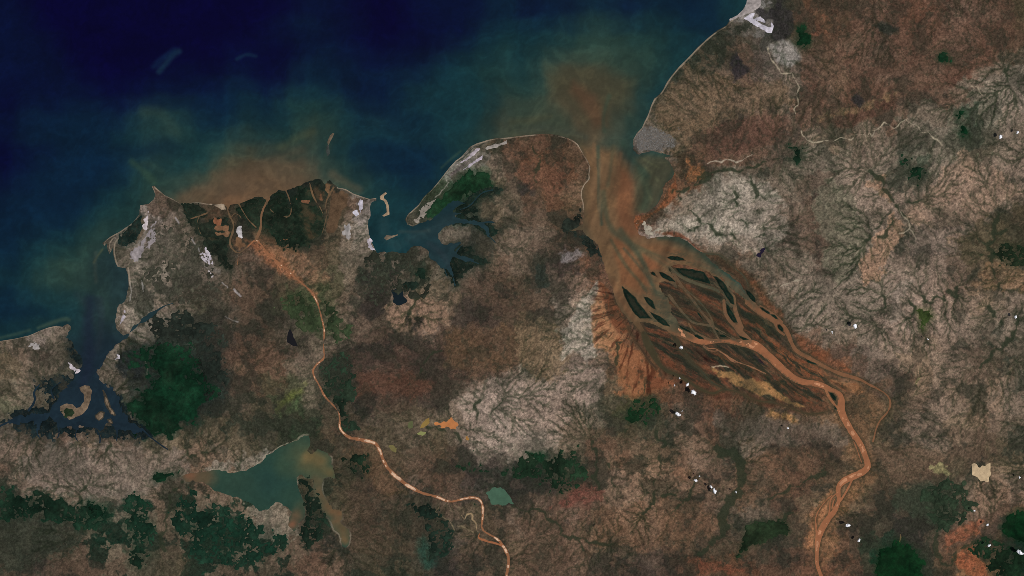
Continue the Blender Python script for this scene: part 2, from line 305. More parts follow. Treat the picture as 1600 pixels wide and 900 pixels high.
# lakes: label, colour, outline, raggedness
LAKES = [
 ('wide teal lake fringed by pale ragged shores and orange silt', 'lake', (41,65,55), 1.5,
  [(283,745),(292,740),(310,738),(330,735),(345,737),(365,739),(385,734),(400,727),(408,722),(418,713),(430,703),(450,693),(470,685),(482,681),(485,690),(480,704),(486,708),(497,702),(512,708),(516,720),(522,735),(524,748),(512,744),(504,748),(500,767),(510,780),(520,794),(532,795),(535,807),(530,815),(545,826),(546,840),(540,856),(535,855),(536,840),(525,827),(520,817),(507,800),(497,792),(492,780),(490,765),(489,750),(480,747),(470,742),(462,744),(464,757),(472,772),(477,795),(478,805),(472,815),(466,820),(460,831),(450,820),(455,800),(440,785),(430,784),(420,795),(405,800),(395,790),(382,782),(370,778),(345,771),(332,765),(315,754),(290,752)]),
 ('small pale green pond beside the sandy river bend', 'pond', (66,93,76), 1.6, [(762,771),(770,763),(782,760),(795,771),(801,787),(785,790),(770,787)]),
 ('bright orange silty pond at the edge of the pale gullied hills', 'pond', (182,118,72), 2.2, [(682,663),(690,659),(697,656),(705,650),(709,655),(717,662),(716,673),(705,673),(692,667)]),
 ('small yellow pond just left of the orange pond', 'pond', (136,112,62), 1.2, [(656,669),(662,659),(665,654),(671,652),(671,660),(663,667)]),
 ('tiny olive pond between the sandy river and the yellow pond', 'pond', (88,92,62), 1, [(636,667),(640,659),(644,658),(645,668),(640,671)]),
 ('dark navy round pond in the brown plain', 'pond', (20,31,37), 3.2, [(612,455),(618,453),(625,452),(630,459),(633,466),(636,471),(625,474),(614,470)]),
 ('olive yellow pond inside a curved scar beside the sandy river', 'pond', (112,104,66), 1, [(608,697),(614,695),(620,700),(619,707),(613,706),(610,703)]),
 ('black narrow pool in the grassland left of the sandy river', 'pond', (26,26,30), 1.2, [(449,525),(453,511),(457,524),(463,535),(467,542),(458,541),(448,535)]),
 ('small yellow green pool below the orange pond', 'pond', (130,132,84), .8, [(650,677),(657,674),(665,676),(660,680),(653,680)]),
 ('tiny orange yellow pool right of the yellow green pool', 'pond', (150,110,62), .8, [(727,682),(731,681),(732,687),(728,687)]),
 ('small dark indigo pond in the brown hills north of the orange mudflat', 'pond', (32,26,44), 1.6, [(1184,399),(1190,389),(1195,387),(1192,395),(1189,400)]),
 ('dark violet oxbow pool on the red delta plain', 'pond', (40,26,34), 1.8, [(1173,555),(1180,553),(1188,561),(1195,570),(1186,566),(1177,561)]),
]
LAKE_TINTS = [  # soft silt clouds in the lakes
 (300,745,24,(118,80,60)),(320,746,24,(88,76,58)),(470,708,40,(70,78,58)),(498,722,34,(84,82,58)),(482,708,13,(106,92,62)),(495,707,14,(104,90,60)),(508,716,16,(100,88,60)),(516,738,14,(92,84,58)),
 (496,752,15,(84,78,58)),(495,770,16,(92,78,58)),(504,786,16,(98,80,58)),(515,797,16,(106,82,58)),(528,803,14,(110,82,58)),(526,818,16,(100,80,58)),(536,832,18,(92,78,56)),(540,848,14,(100,82,58)),
 (458,826,15,(120,82,62)),(463,808,16,(92,76,58)),(470,790,16,(62,72,56)),(415,750,50,(37,63,57)),(365,758,34,(44,66,56)),(440,722,24,(50,70,56)),(455,775,22,(42,66,56)),(780,765,13,(80,104,82)),(776,782,12,(58,84,70)),
]
CREEKS = ([(60,664,3),(57,675,2.4),(62,685,1.6)],[(90,664,3),(93,676,2.2),(90,684,1.4)],[(120,671,3),(117,682,2),(122,690,1.2)],[(150,671,3),(157,683,2),(156,692,1.2)],[(222,670,4),(236,684,3),(252,696,2),(262,702,1.2)],[(178,666,3),(184,676,2),(182,688,1.2)])
CREEKS = list(CREEKS) + [[(45,641,4),(56,626,3),(52,612,2.4),(63,600,1.6)],[(84,622,4),(78,608,3),(94,598,2)],[(20,656,3),(8,662,2.4),(-6,668,2)],[(685,385,5),(700,390,4),(712,397,3),(732,406,2.4),(748,412,1.6)],[(712,396,3),(718,386,2),(726,382,1.2)],[(688,402,5),(702,417,3.4),(708,432,2.4),(711,446,1.6)],[(690,408,3),(696,424,2.4),(700,436,1.4)],[(762,368,3),(772,376,2),(778,386,1.2)],[(755,348,3),(768,346,2.4),(782,352,1.4)],[(718,328,3),(735,322,2.4),(752,300,2),(770,297,1.4)],[(243,487,3),(256,478,2),(270,474,1.2)]]
# mangrove islands between the channels: label, outline
ISLANDS = [
 ('dark almond shaped mangrove island alone in the brown estuary', [(1039,402),(1047.5,399.7),(1059,399.7),(1067.5,403),(1075,408.7),(1061,407.7),(1047.5,406)]),
 ('dark short mangrove island, left one of the close pair in the brown estuary', [(1014.5,425.6),(1020,423),(1024,426),(1027,431),(1030.5,435.5),(1023,431.5),(1017.5,429.4)]),
 ('dark teardrop mangrove island, right one of the close pair in the brown estuary', [(1027,423.6),(1035,424),(1044,429.5),(1051,435),(1056,441),(1046,439.5),(1040,436.5),(1032.5,432)]),
 ('broad dark marsh island below the almond shaped island', [(1053,418),(1066,418),(1085,421.5),(1100,425.5),(1109,437),(1111,445),(1096,441),(1081,436),(1068,431.5),(1059,425)]),
 ('large dark mangrove island beside the west channel, blunt lower end', [(972,448),(980,452.5),(992.5,465),(1004,481),(1010,488),(1019,498.5),(1010,497.5),(1000,498),(992.5,492.5),(984,480),(975,463)]),
 ('dark slender mangrove island on the left edge of the turbid lobe', [(1002.5,461.5),(1012.5,464),(1020,470),(1026,485),(1020,482.5),(1012.5,475)]),
 ('dark curved mangrove island just below the slender one', [(1014,486),(1020,488.5),(1031,494),(1040,501),(1048,510.5),(1036,507.5),(1027.5,502.5),(1021,495.5)]),
 ('narrow dark mangrove strip between two thin delta channels', [(1086,484),(1094,490),(1103,504),(1104,507),(1096,500)]),
 ('small dark mangrove island where the main channel leaves the lobe', [(1083,522),(1090,523),(1098,527.5),(1101,530.5),(1092,529),(1086,526)]),
 ('dark mangrove point wedged between the lobe and a thin channel', [(1058,506),(1068,511),(1078,516),(1083,521),(1074,518.5),(1064,513)]),
 ('dark triangular mangrove island left of the orange fork', [(1122,522),(1131,522.5),(1144.5,528.5),(1131,528.5),(1125,527.5)]),
 ('thin dark mangrove wedge above the triangular island', [(1114.5,512.5),(1122.5,517),(1130,521),(1120,519.5)]),
 ('dark mangrove point at the very fork of the wide orange channel', [(1151,522.5),(1160,525.5),(1169.5,530.8),(1161,531.5),(1154,527)]),
 ('dark leaf shaped mangrove island inside the middle orange fork', [(1134,473),(1139,478),(1142.5,484),(1147.5,492.5),(1152.8,504.5),(1146,504.5),(1140,496.5),(1136,487.5)]),
 ('dark green mangrove bar above the middle fork', [(1114,431),(1120,432),(1130,439.5),(1137.5,452),(1145,464),(1147,475.5),(1141,473),(1132.5,460),(1122.5,446)]),
 ('broad dark mangrove island by the northern channel', [(1163,451),(1172.5,454),(1181,466),(1182,474),(1175,471),(1166,460)]),
 ('dark mangrove island at the start of the northern channel', [(1186,480),(1192,480),(1202.5,489),(1202,491),(1191,485.5)]),
 ('small dark mangrove sliver just below the start of the northern channel', [(1204.5,491.5),(1210,492.3),(1218,499.5),(1212,498.5)]),
 ('oval brown mangrove island in the northern orange channel', [(1214,507),(1219,505.8),(1224,512.5),(1225,519.5),(1220,518),(1215,512.8)]),
 ('small dark island in the bend of the wide orange river', [(1295.5,613.5),(1302,613.5),(1307,620),(1306,627),(1301,624.5)]),
 ('tiny dark island below the one in the orange river bend', [(1303,632),(1305.5,635),(1308,640),(1303.5,639.5)]),
 ('thin dark sliver island in the northern channel below the oval one', [(1249,555.6),(1257.5,560.6),(1276,569.5),(1262,566)]),
]
SAND_ISLETS = [
 ('thin sandy hooked islet at the mouth of the grey bay', (150,128,104), [(594,307),(602,301),(604,302),(599,306),(599,310),(604,314),(607,322),(608,335),(600,338),(598,337),(605,332),(604,320),(600,313),(595,311)]),
 ('small sandy islet in the middle of the grey bay', (112,98,82), [(601,372),(604,368),(612,369),(621,367),(612,371),(604,375)]),
 ('narrow brown islet off the muddy plume', (92,80,66), [(512,222),(516,212),(520,208),(522,209),(517,218),(513,226)]),
 ('faint dark shoal islet south of the narrow brown islet', (52,58,56), [(511,228),(513,226),(515,240),(512,244),(510,236)]),
]
BAY_ISLES = [
 ('hook shaped island with a green centre in the dark western bay', [(123,605),(132,602),(140,602),(144,611),(142,625),(134,640),(128,648),(120,652),(108,656),(99,650),(94,642),(92,635),(104,631),(114,632),(119,638),(127,635),(131,627),(130,616),(126,612)]),
 ('thin tan strip island along the east arm of the western bay', [(161,610),(165,616),(168,626),(173,638),(179,648),(175,646),(169,637),(165,627)]),
 ('small tan island at the foot of the western bay', [(149,649),(154,646),(157,643),(162,645),(161,651),(155,656),(150,654)]),
 ('tiny tan islet beside the small island of the western bay', [(169,656),(173,655),(176,661),(171,662)]),
]
# woods: label, colour, outline, raggedness, kind of cover
WOODS = [
 ('scattered dark scrub mottling the grey plain of the western cape', (52,52,44), 9, [(250,352),(285,352),(305,380),(320,410),(345,440),(330,462),(290,470),(250,450),(225,430),(232,405),(246,380)]),
 ('scattered dark scrub mottling the tan plain below the grey bay', (40,44,36), 9, [(570,402),(600,398),(640,398),(672,405),(682,430),(660,460),(620,450),(590,470),(566,450),(556,425)]),
 ('dark mangrove pocket at the small creek on the west shore of the brown estuary', (30,36,31), 4, [(908,328),(911,345),(900,358),(886,367),(879,358),(886,345),(898,334)]),
 ('dark mangrove strip below the small creek on the west shore of the brown estuary', (28,35,31), 4, [(898,363),(918,369),(933,382),(940,402),(930,398),(914,386),(902,376)]),
 ('dark thicket wrapping the upper and right side of the western forest', (33,40,35), 10, [(235,502),(290,487),(332,500),(348,540),(354,590),(342,632),(318,642),(318,590),(292,560),(250,543)]),
 ('small dark wood on the tan plain below the grey bay, right one of two', (22,36,28), 4, [(652,420),(662,416),(670,424),(664,436),(652,434)]),
 ('small dark wood on the tan plain below the grey bay, left one of two', (24,36,30), 4, [(630,440),(642,436),(652,444),(644,452),(632,450)]),
 ('dark mangrove wood sheltered behind the western hooked spits', (20,33,30), 2.5, [(221,338),(219,346),(216,362),(213,376),(206,382),(192,383),(187,376),(192,368),(206,354),(215,344)]),
 ('broken dark green woodland along the lower left edge', (20,40,29), 9, [(-60,768),(20,770),(62,776),(95,786),(130,792),(168,800),(160,818),(110,822),(60,806),(20,812),(-60,815)]),
 ('dark green woodland wrapped round the pale clearings below the teal lake', (19,41,31), 9, [(268,800),(282,776),(300,770),(318,790),(345,800),(380,808),(420,826),(446,842),(420,872),(350,882),(300,862),(290,835),(272,820)]),
 ('dark green wood between two dry stream beds at lower left', (19,41,30), 8, [(198,782),(214,776),(232,792),(236,820),(228,852),(206,842),(204,812)]),
 ('dark green wood near the lower left frame edge', (22,41,30), 6, [(202,862),(216,850),(228,862),(226,880),(208,888)]),
 ('dark swampy wood on the east shore of the teal lake', (22,35,27), 6, [(470,752),(482,750),(490,770),(500,790),(510,812),(500,836),(482,852),(470,832),(478,806),(476,780)]),
 ('dark green belt of woods below the pale gullied hills', (24,41,28), 10, [(700,718),(740,728),(800,730),(830,716),(862,708),(900,716),(912,735),(900,760),(878,778),(850,760),(812,742),(760,745),(716,738)]),
 ('dark green river wood right of the first bend of the sandy river', (28,41,31), 9, [(508,580),(530,560),(548,566),(552,600),(540,640),(556,664),(540,668),(522,636),(512,606)]),
 ('green field patch west of the sandy river', (48,60,40), 8, [(438,470),(470,450),(486,470),(497,500),(500,520),(480,516),(458,492)]),
 ('green field patch east of the sandy river', (46,58,39), 8, [(506,470),(524,480),(532,505),(550,520),(548,532),(520,530),(510,505)]),
 ('dark swampy wood right of the sandy river bars', (24,37,30), 9, [(640,790),(668,782),(690,800),(706,830),(702,862),(684,880),(672,850),(660,820)]),
 ('dark green grove left of the tan dry lake bed', (38,50,37), 9, [(1440,770),(1470,752),(1500,762),(1514,790),(1500,820),(1470,830),(1448,806)]),
 ('dark feathery mangrove fringe around the foot of the western bay', (20,31,33), 7, [(8,656),(40,640),(66,634),(80,618),(62,602),(78,590),(104,595),(118,584),(127,590),(120,608),(104,622),(94,642),(108,662),(150,663),(172,664),(186,652),(178,630),(168,610),(158,598),(172,602),(188,625),(200,648),(228,668),(238,686),(200,679),(172,682),(140,676),(120,684),(92,676),(60,680),(30,668)]),
 ('broad smooth dark green forest in the western lowland', (13,38,25), 15, [(222,548),(250,545),(288,558),(330,584),(330,626),(312,650),(272,666),(240,672),(222,660),(207,640),(226,608),(240,592),(228,570)]),
 ('green scrub forest behind the white dune spit', (20,44,28), 5, [(670,336),(680,317),(700,302),(718,275),(733,268),(748,272),(760,270),(767,288),(752,297),(734,305),(712,316),(700,322),(682,338)]),
 ('dark mangrove forest on the western side of the muddy delta', (26,35,28), 4, [(284,320),(310,322),(322,334),(308,342),(314,352),(330,345),(350,340),(358,352),(356,372),(354,390),(362,408),(366,425),(352,418),(335,396),(318,372),(300,352),(290,338)]),
 ('dark mangrove forest on the eastern side of the muddy delta', (25,37,28), 5, [(362,325),(374,321),(390,315),(402,312),(416,318),(428,306),(445,301),(452,318),(466,293),(482,292),(490,300),(484,318),(500,330),(508,352),(496,372),(480,386),(460,390),(440,384),(418,372),(410,352),(396,352),(382,338)]),
 ('dark mangrove forest at the muddy delta tip', (27,35,29), 4, [(490,284),(503,284),(508,300),(504,316),(496,312),(488,298)]),
 ('dark mangrove swamp lining the southern arm of the grey bay', (24,36,30), 4, [(690,385),(705,384),(722,381),(740,383),(742,392),(735,397),(752,402),(762,410),(745,414),(726,420),(718,434),(712,446),(706,444),(700,432),(690,420),(682,406),(676,394)]),
 ('dark mangrove swamp lining the northern arm of the grey bay', (22,35,29), 4, [(700,325),(730,312),(738,300),(755,294),(782,296),(770,303),(750,310),(742,320),(748,330),(735,336),(752,342),(764,352),(775,357),(790,355),(783,362),(772,366),(770,378),(763,374),(758,362),(745,355),(722,350),(710,346),(712,336)]),
 ('dark mangrove belt on the western shore of the dark bay', (20,29,30), 4, [(104,528),(110,536),(108,550),(112,560),(124,572),(131,566),(128,552),(118,540),(108,525)]),
 ('dark green forest block at the lower right with a tan track', (10,37,19), 4, [(1371,866),(1374,858),(1386,852),(1396,850),(1407,847),(1418,853),(1432,868),(1440,880),(1441,900),(1425,915),(1376,915),(1369,890)]),
 ('deep green forest on the right edge below the small cloud', (9,37,19), 4, [(1568,820),(1578,808),(1590,804),(1640,806),(1640,860),(1600,852),(1582,846),(1570,834)]),
 ('ragged dark green forest in the lower right corner', (22,40,26), 7, [(1518,853),(1530,846),(1550,845),(1575,856),(1600,868),(1650,880),(1650,930),(1560,925),(1540,890),(1528,868)]),
 ('narrow green forest in a highland valley at upper right', (9,35,20), 4, [(1486,174),(1493,173),(1502,182),(1508,200),(1511,209),(1502,206),(1494,192)]),
 ('small green forest beside the dark northern estuary', (14,40,24), 4, [(1246,42),(1256,41),(1264,56),(1266,68),(1258,75),(1248,70)]),
 ('tiny green wood on the northern brown plain', (16,42,26), 3, [(1464,88),(1470,84),(1478,82),(1483,95),(1474,97),(1468,95)]),
 ('striped dark green forest in the eastern gullied hills', (14,34,22), 6, [(1416,250),(1426,256),(1440,260),(1449,270),(1442,280),(1433,288),(1424,276),(1417,266)]),
 ('dark forest patch between the river mouth flats and the grassy ridge', (20,39,27), 4, [(1237,230),(1246,226),(1253,232),(1256,246),(1246,253),(1240,247)]),
 ('brownish green forest at the right edge beside branching valleys', (28,40,27), 7, [(1558,386),(1580,380),(1640,380),(1640,418),(1590,416),(1575,422),(1562,408)]),
 ('small olive green wood on the eastern pink hills', (46,58,30), 3, [(1436,487),(1448,484),(1456,494),(1448,505),(1445,516),(1440,518),(1443,500)]),
 ('dark green forest south of the orange mudflat', (20,42,25), 6, [(982,640),(1000,624),(1026,622),(1028,636),(1022,650),(1006,660),(986,664)]),
 ('dark green wood in the eroded hills left of the red field', (18,44,28), 4, [(831,711),(843,708),(853,712),(851,720),(838,719)]),
 ('dark streak of forest on the lower centre plain', (26,39,25), 5, [(1172,826),(1186,820),(1202,817),(1226,815),(1232,828),(1212,838),(1186,842),(1168,856),(1152,868),(1156,852)]),
 ('dark evergreen wood on the pale plain left of the teal lake', (14,37,24), 3, [(236,748),(245,740),(258,738),(277,739),(268,746),(254,751),(240,751)]),
 ('dark green wood on the pale plain above the lower left mosaic', (16,41,28), 5, [(136,792),(148,786),(162,790),(166,803),(152,815),(138,808)]),
 ('dark wooded knoll in the dark plain right of the teal lake', (22,35,25), 6, [(538,716),(556,708),(572,716),(578,735),(566,752),(548,744)]),
]
SALT = [
 ('pale sand wedge by the mouth of the western delta channel', (160,142,122), .6, [(322,318.5),(337,319.5),(350,318.6),(354,328),(346,327),(337,323)]),
 ('pale grey dune strip at the head of the northern spit', (148,140,134), 1.0, [(759,232),(774.5,224.4),(788,222),(792,220),(791,225.5),(785.5,226),(777,229),(761,232.6)]),
 ('small speckled salt flat on the mangrove plain west of the grey bay', (150,144,142), 2.2, [(538,354),(545,350),(548,362),(552,372),(544,376),(536,366)]),
 ('white salt pan behind the northern beach', (206, 200, 212), 0.6, [(1162, 28.5), (1173, 21), (1180, 20), (1177, 28.5), (1188, 25), (1197, 33), (1196, 38), (1188, 34), (1182, 32), (1190, 37), (1200, 42), (1205, 42), (1204, 32), (1209, 40), (1206, 52), (1199, 51), (1186, 43), (1173, 36)]),
 ('pale grey beach plain at the northern coast', (166, 156, 154), 0.6, [(1178, -30), (1196, -30), (1188, 9), (1176, 18), (1165, 23), (1153, 27), (1140, 33), (1140, 30), (1154, 22), (1164, 11)]),
 ('white salt flat below the western cape', (186, 175, 178), 0.8, [(231, 328.5), (234.6, 328.5), (231, 338), (231, 347), (228.6, 360), (225, 358), (222.5, 353), (228, 349), (225, 343), (229, 339)]),
 ('grey white salt flat along the western tidal creek', (136, 128, 130), 2.5, [(204, 404), (203, 392), (216, 386), (226, 371), (233, 356), (238, 351), (244.5, 345), (243, 378), (228, 392), (213, 408)]),
 ('white salt streak between mangrove and the western plain', (178, 170, 178), 1.6, [(309, 399), (316, 391), (322, 386), (327, 394), (332, 406), (335, 414), (326, 414), (318, 408)]),
 ('thin white salt tail below the western salt streak', (188,178,178), 1.5, [(320,416),(324,418),(336,433),(331,435)]),
 ('white salt strip beside the western delta channel', (186, 180, 182), 0.8, [(372, 354), (378, 353), (378, 371.5), (373, 369), (369, 360.5)]),
 ('white salt flat behind the sandy point of the grey bay', (184, 178, 190), 1.2, [(562, 311), (567, 313), (567, 326), (563, 332), (560, 326)]),
 ('small white salt pan below the salt flat of the grey bay', (196, 192, 204), 0.8, [(551, 330), (558, 328), (561, 335), (557, 339), (553, 335)]),
 ('white salt flat on the shore west of the bay islet', (172, 163, 172), 1.6, [(570, 369), (578, 374), (586, 388), (585, 391), (573, 386)]),
 ('white dune ridge along the northern spit', (176, 165, 172), 0.6, [(713, 257), (722, 252), (729.5, 247.5), (737, 238.7), (746, 231), (752.5, 230), (746, 236.5), (739, 243), (731.6, 249.7), (724, 253), (715, 258)]),
 ('white inner dune ridge on the northern spit', (174, 164, 174), 0.6, [(722, 265), (731.6, 258.5), (739, 253), (748, 247.5), (754.7, 242.5), (753.6, 246.4), (746, 253), (732.7, 261), (724, 266)]),
 ('pale grey dune field at the tip of the spit', (132,124,114), 4, [(643,348),(648,340),(658,328),(670,318),(680,312),(674,326),(664,336),(652,346)]),
 ('white salt strip on the east shore of the dark bay', (176,168,176), 1.5, [(187,507),(191,494),(195,483),(197,486),(194,498),(190,506)]),
 ('white sand spit on the west shore of the dark bay', (182,172,178), 1.2, [(105,563),(109,568),(117,573),(124,579),(118,582),(110,574)]),
 ('white patch on the east bank of the dark bay', (164,158,166), 2.5, [(172,562),(178,558),(185,557),(186,564),(176,567)]),
 ('white salt mottles behind the western barrier beach', (150,144,142), 3.5, [(46,540),(54,534),(64,535),(68,539),(56,543)]),
 ('pale eroded headland tip facing the brown estuary', (164,154,138), 4, [(1000,352),(1008,348),(1020,352),(1032,360),(1020,368),(1006,366)]),
]
DRY_LAKE = ('pale tan dry lake bed with a notched top edge', (184,161,129), [(1518,725),(1522,723),(1526,725),(1528,729),(1531,731),(1534,727),(1539,728),(1542,725),(1547,723),(1547,734),(1548,742),(1545,745),(1544,752),(1540,753),(1538,751),(1532,752),(1527,745),(1519,742)])
TOWN = [(990,219),(997,209),(1005,200),(1015,197),(1027,203),(1040,212),(1056,217),(1064,225),(1052,232),(1030,236),(1010,235),(998,239),(992,232)]

FLATS = [(925,440),(955,445),(1000,520),(1060,590),(1055,605),(1020,618),(960,620),(962,560),(930,545),(922,500)]
CLEAR = [  # bare mud openings in the mangrove: colour, outline
 ((122,80,58),[(335,340),(340,344),(345,343),(342,349.5),(335,348)]),((106,78,58),[(338,357),(348,356),(356,354.5),(355,358.5),(341,360)]),((106,80,60),[(337,364),(346,365),(357,364),(356,368),(338,367.5)]),
 ((112,78,58),[(464,311),(472,312),(483,315.5),(483,319.5),(474,317)]),((106,76,56),[(499,301),(502.5,302),(503.6,313),(500,311)]),((104,80,58),[(511,289),(516,290),(513.5,298.7),(511,296.5)]),((104,76,54),[(440,373),(449,374),(446,376.5)]),
 ((86,68,52),[(522,300),(533,300),(541,306),(544,322),(534,328),(528,345),(524,365),(514,368),(508,362),(512,345),(516,330),(518,312)]),
 ((112,84,62),[(370,372),(376,376),(384,384),(374,392),(368,384)]),((78,66,52),[(360,336),(367,340),(368,350),(364,346)]),
]
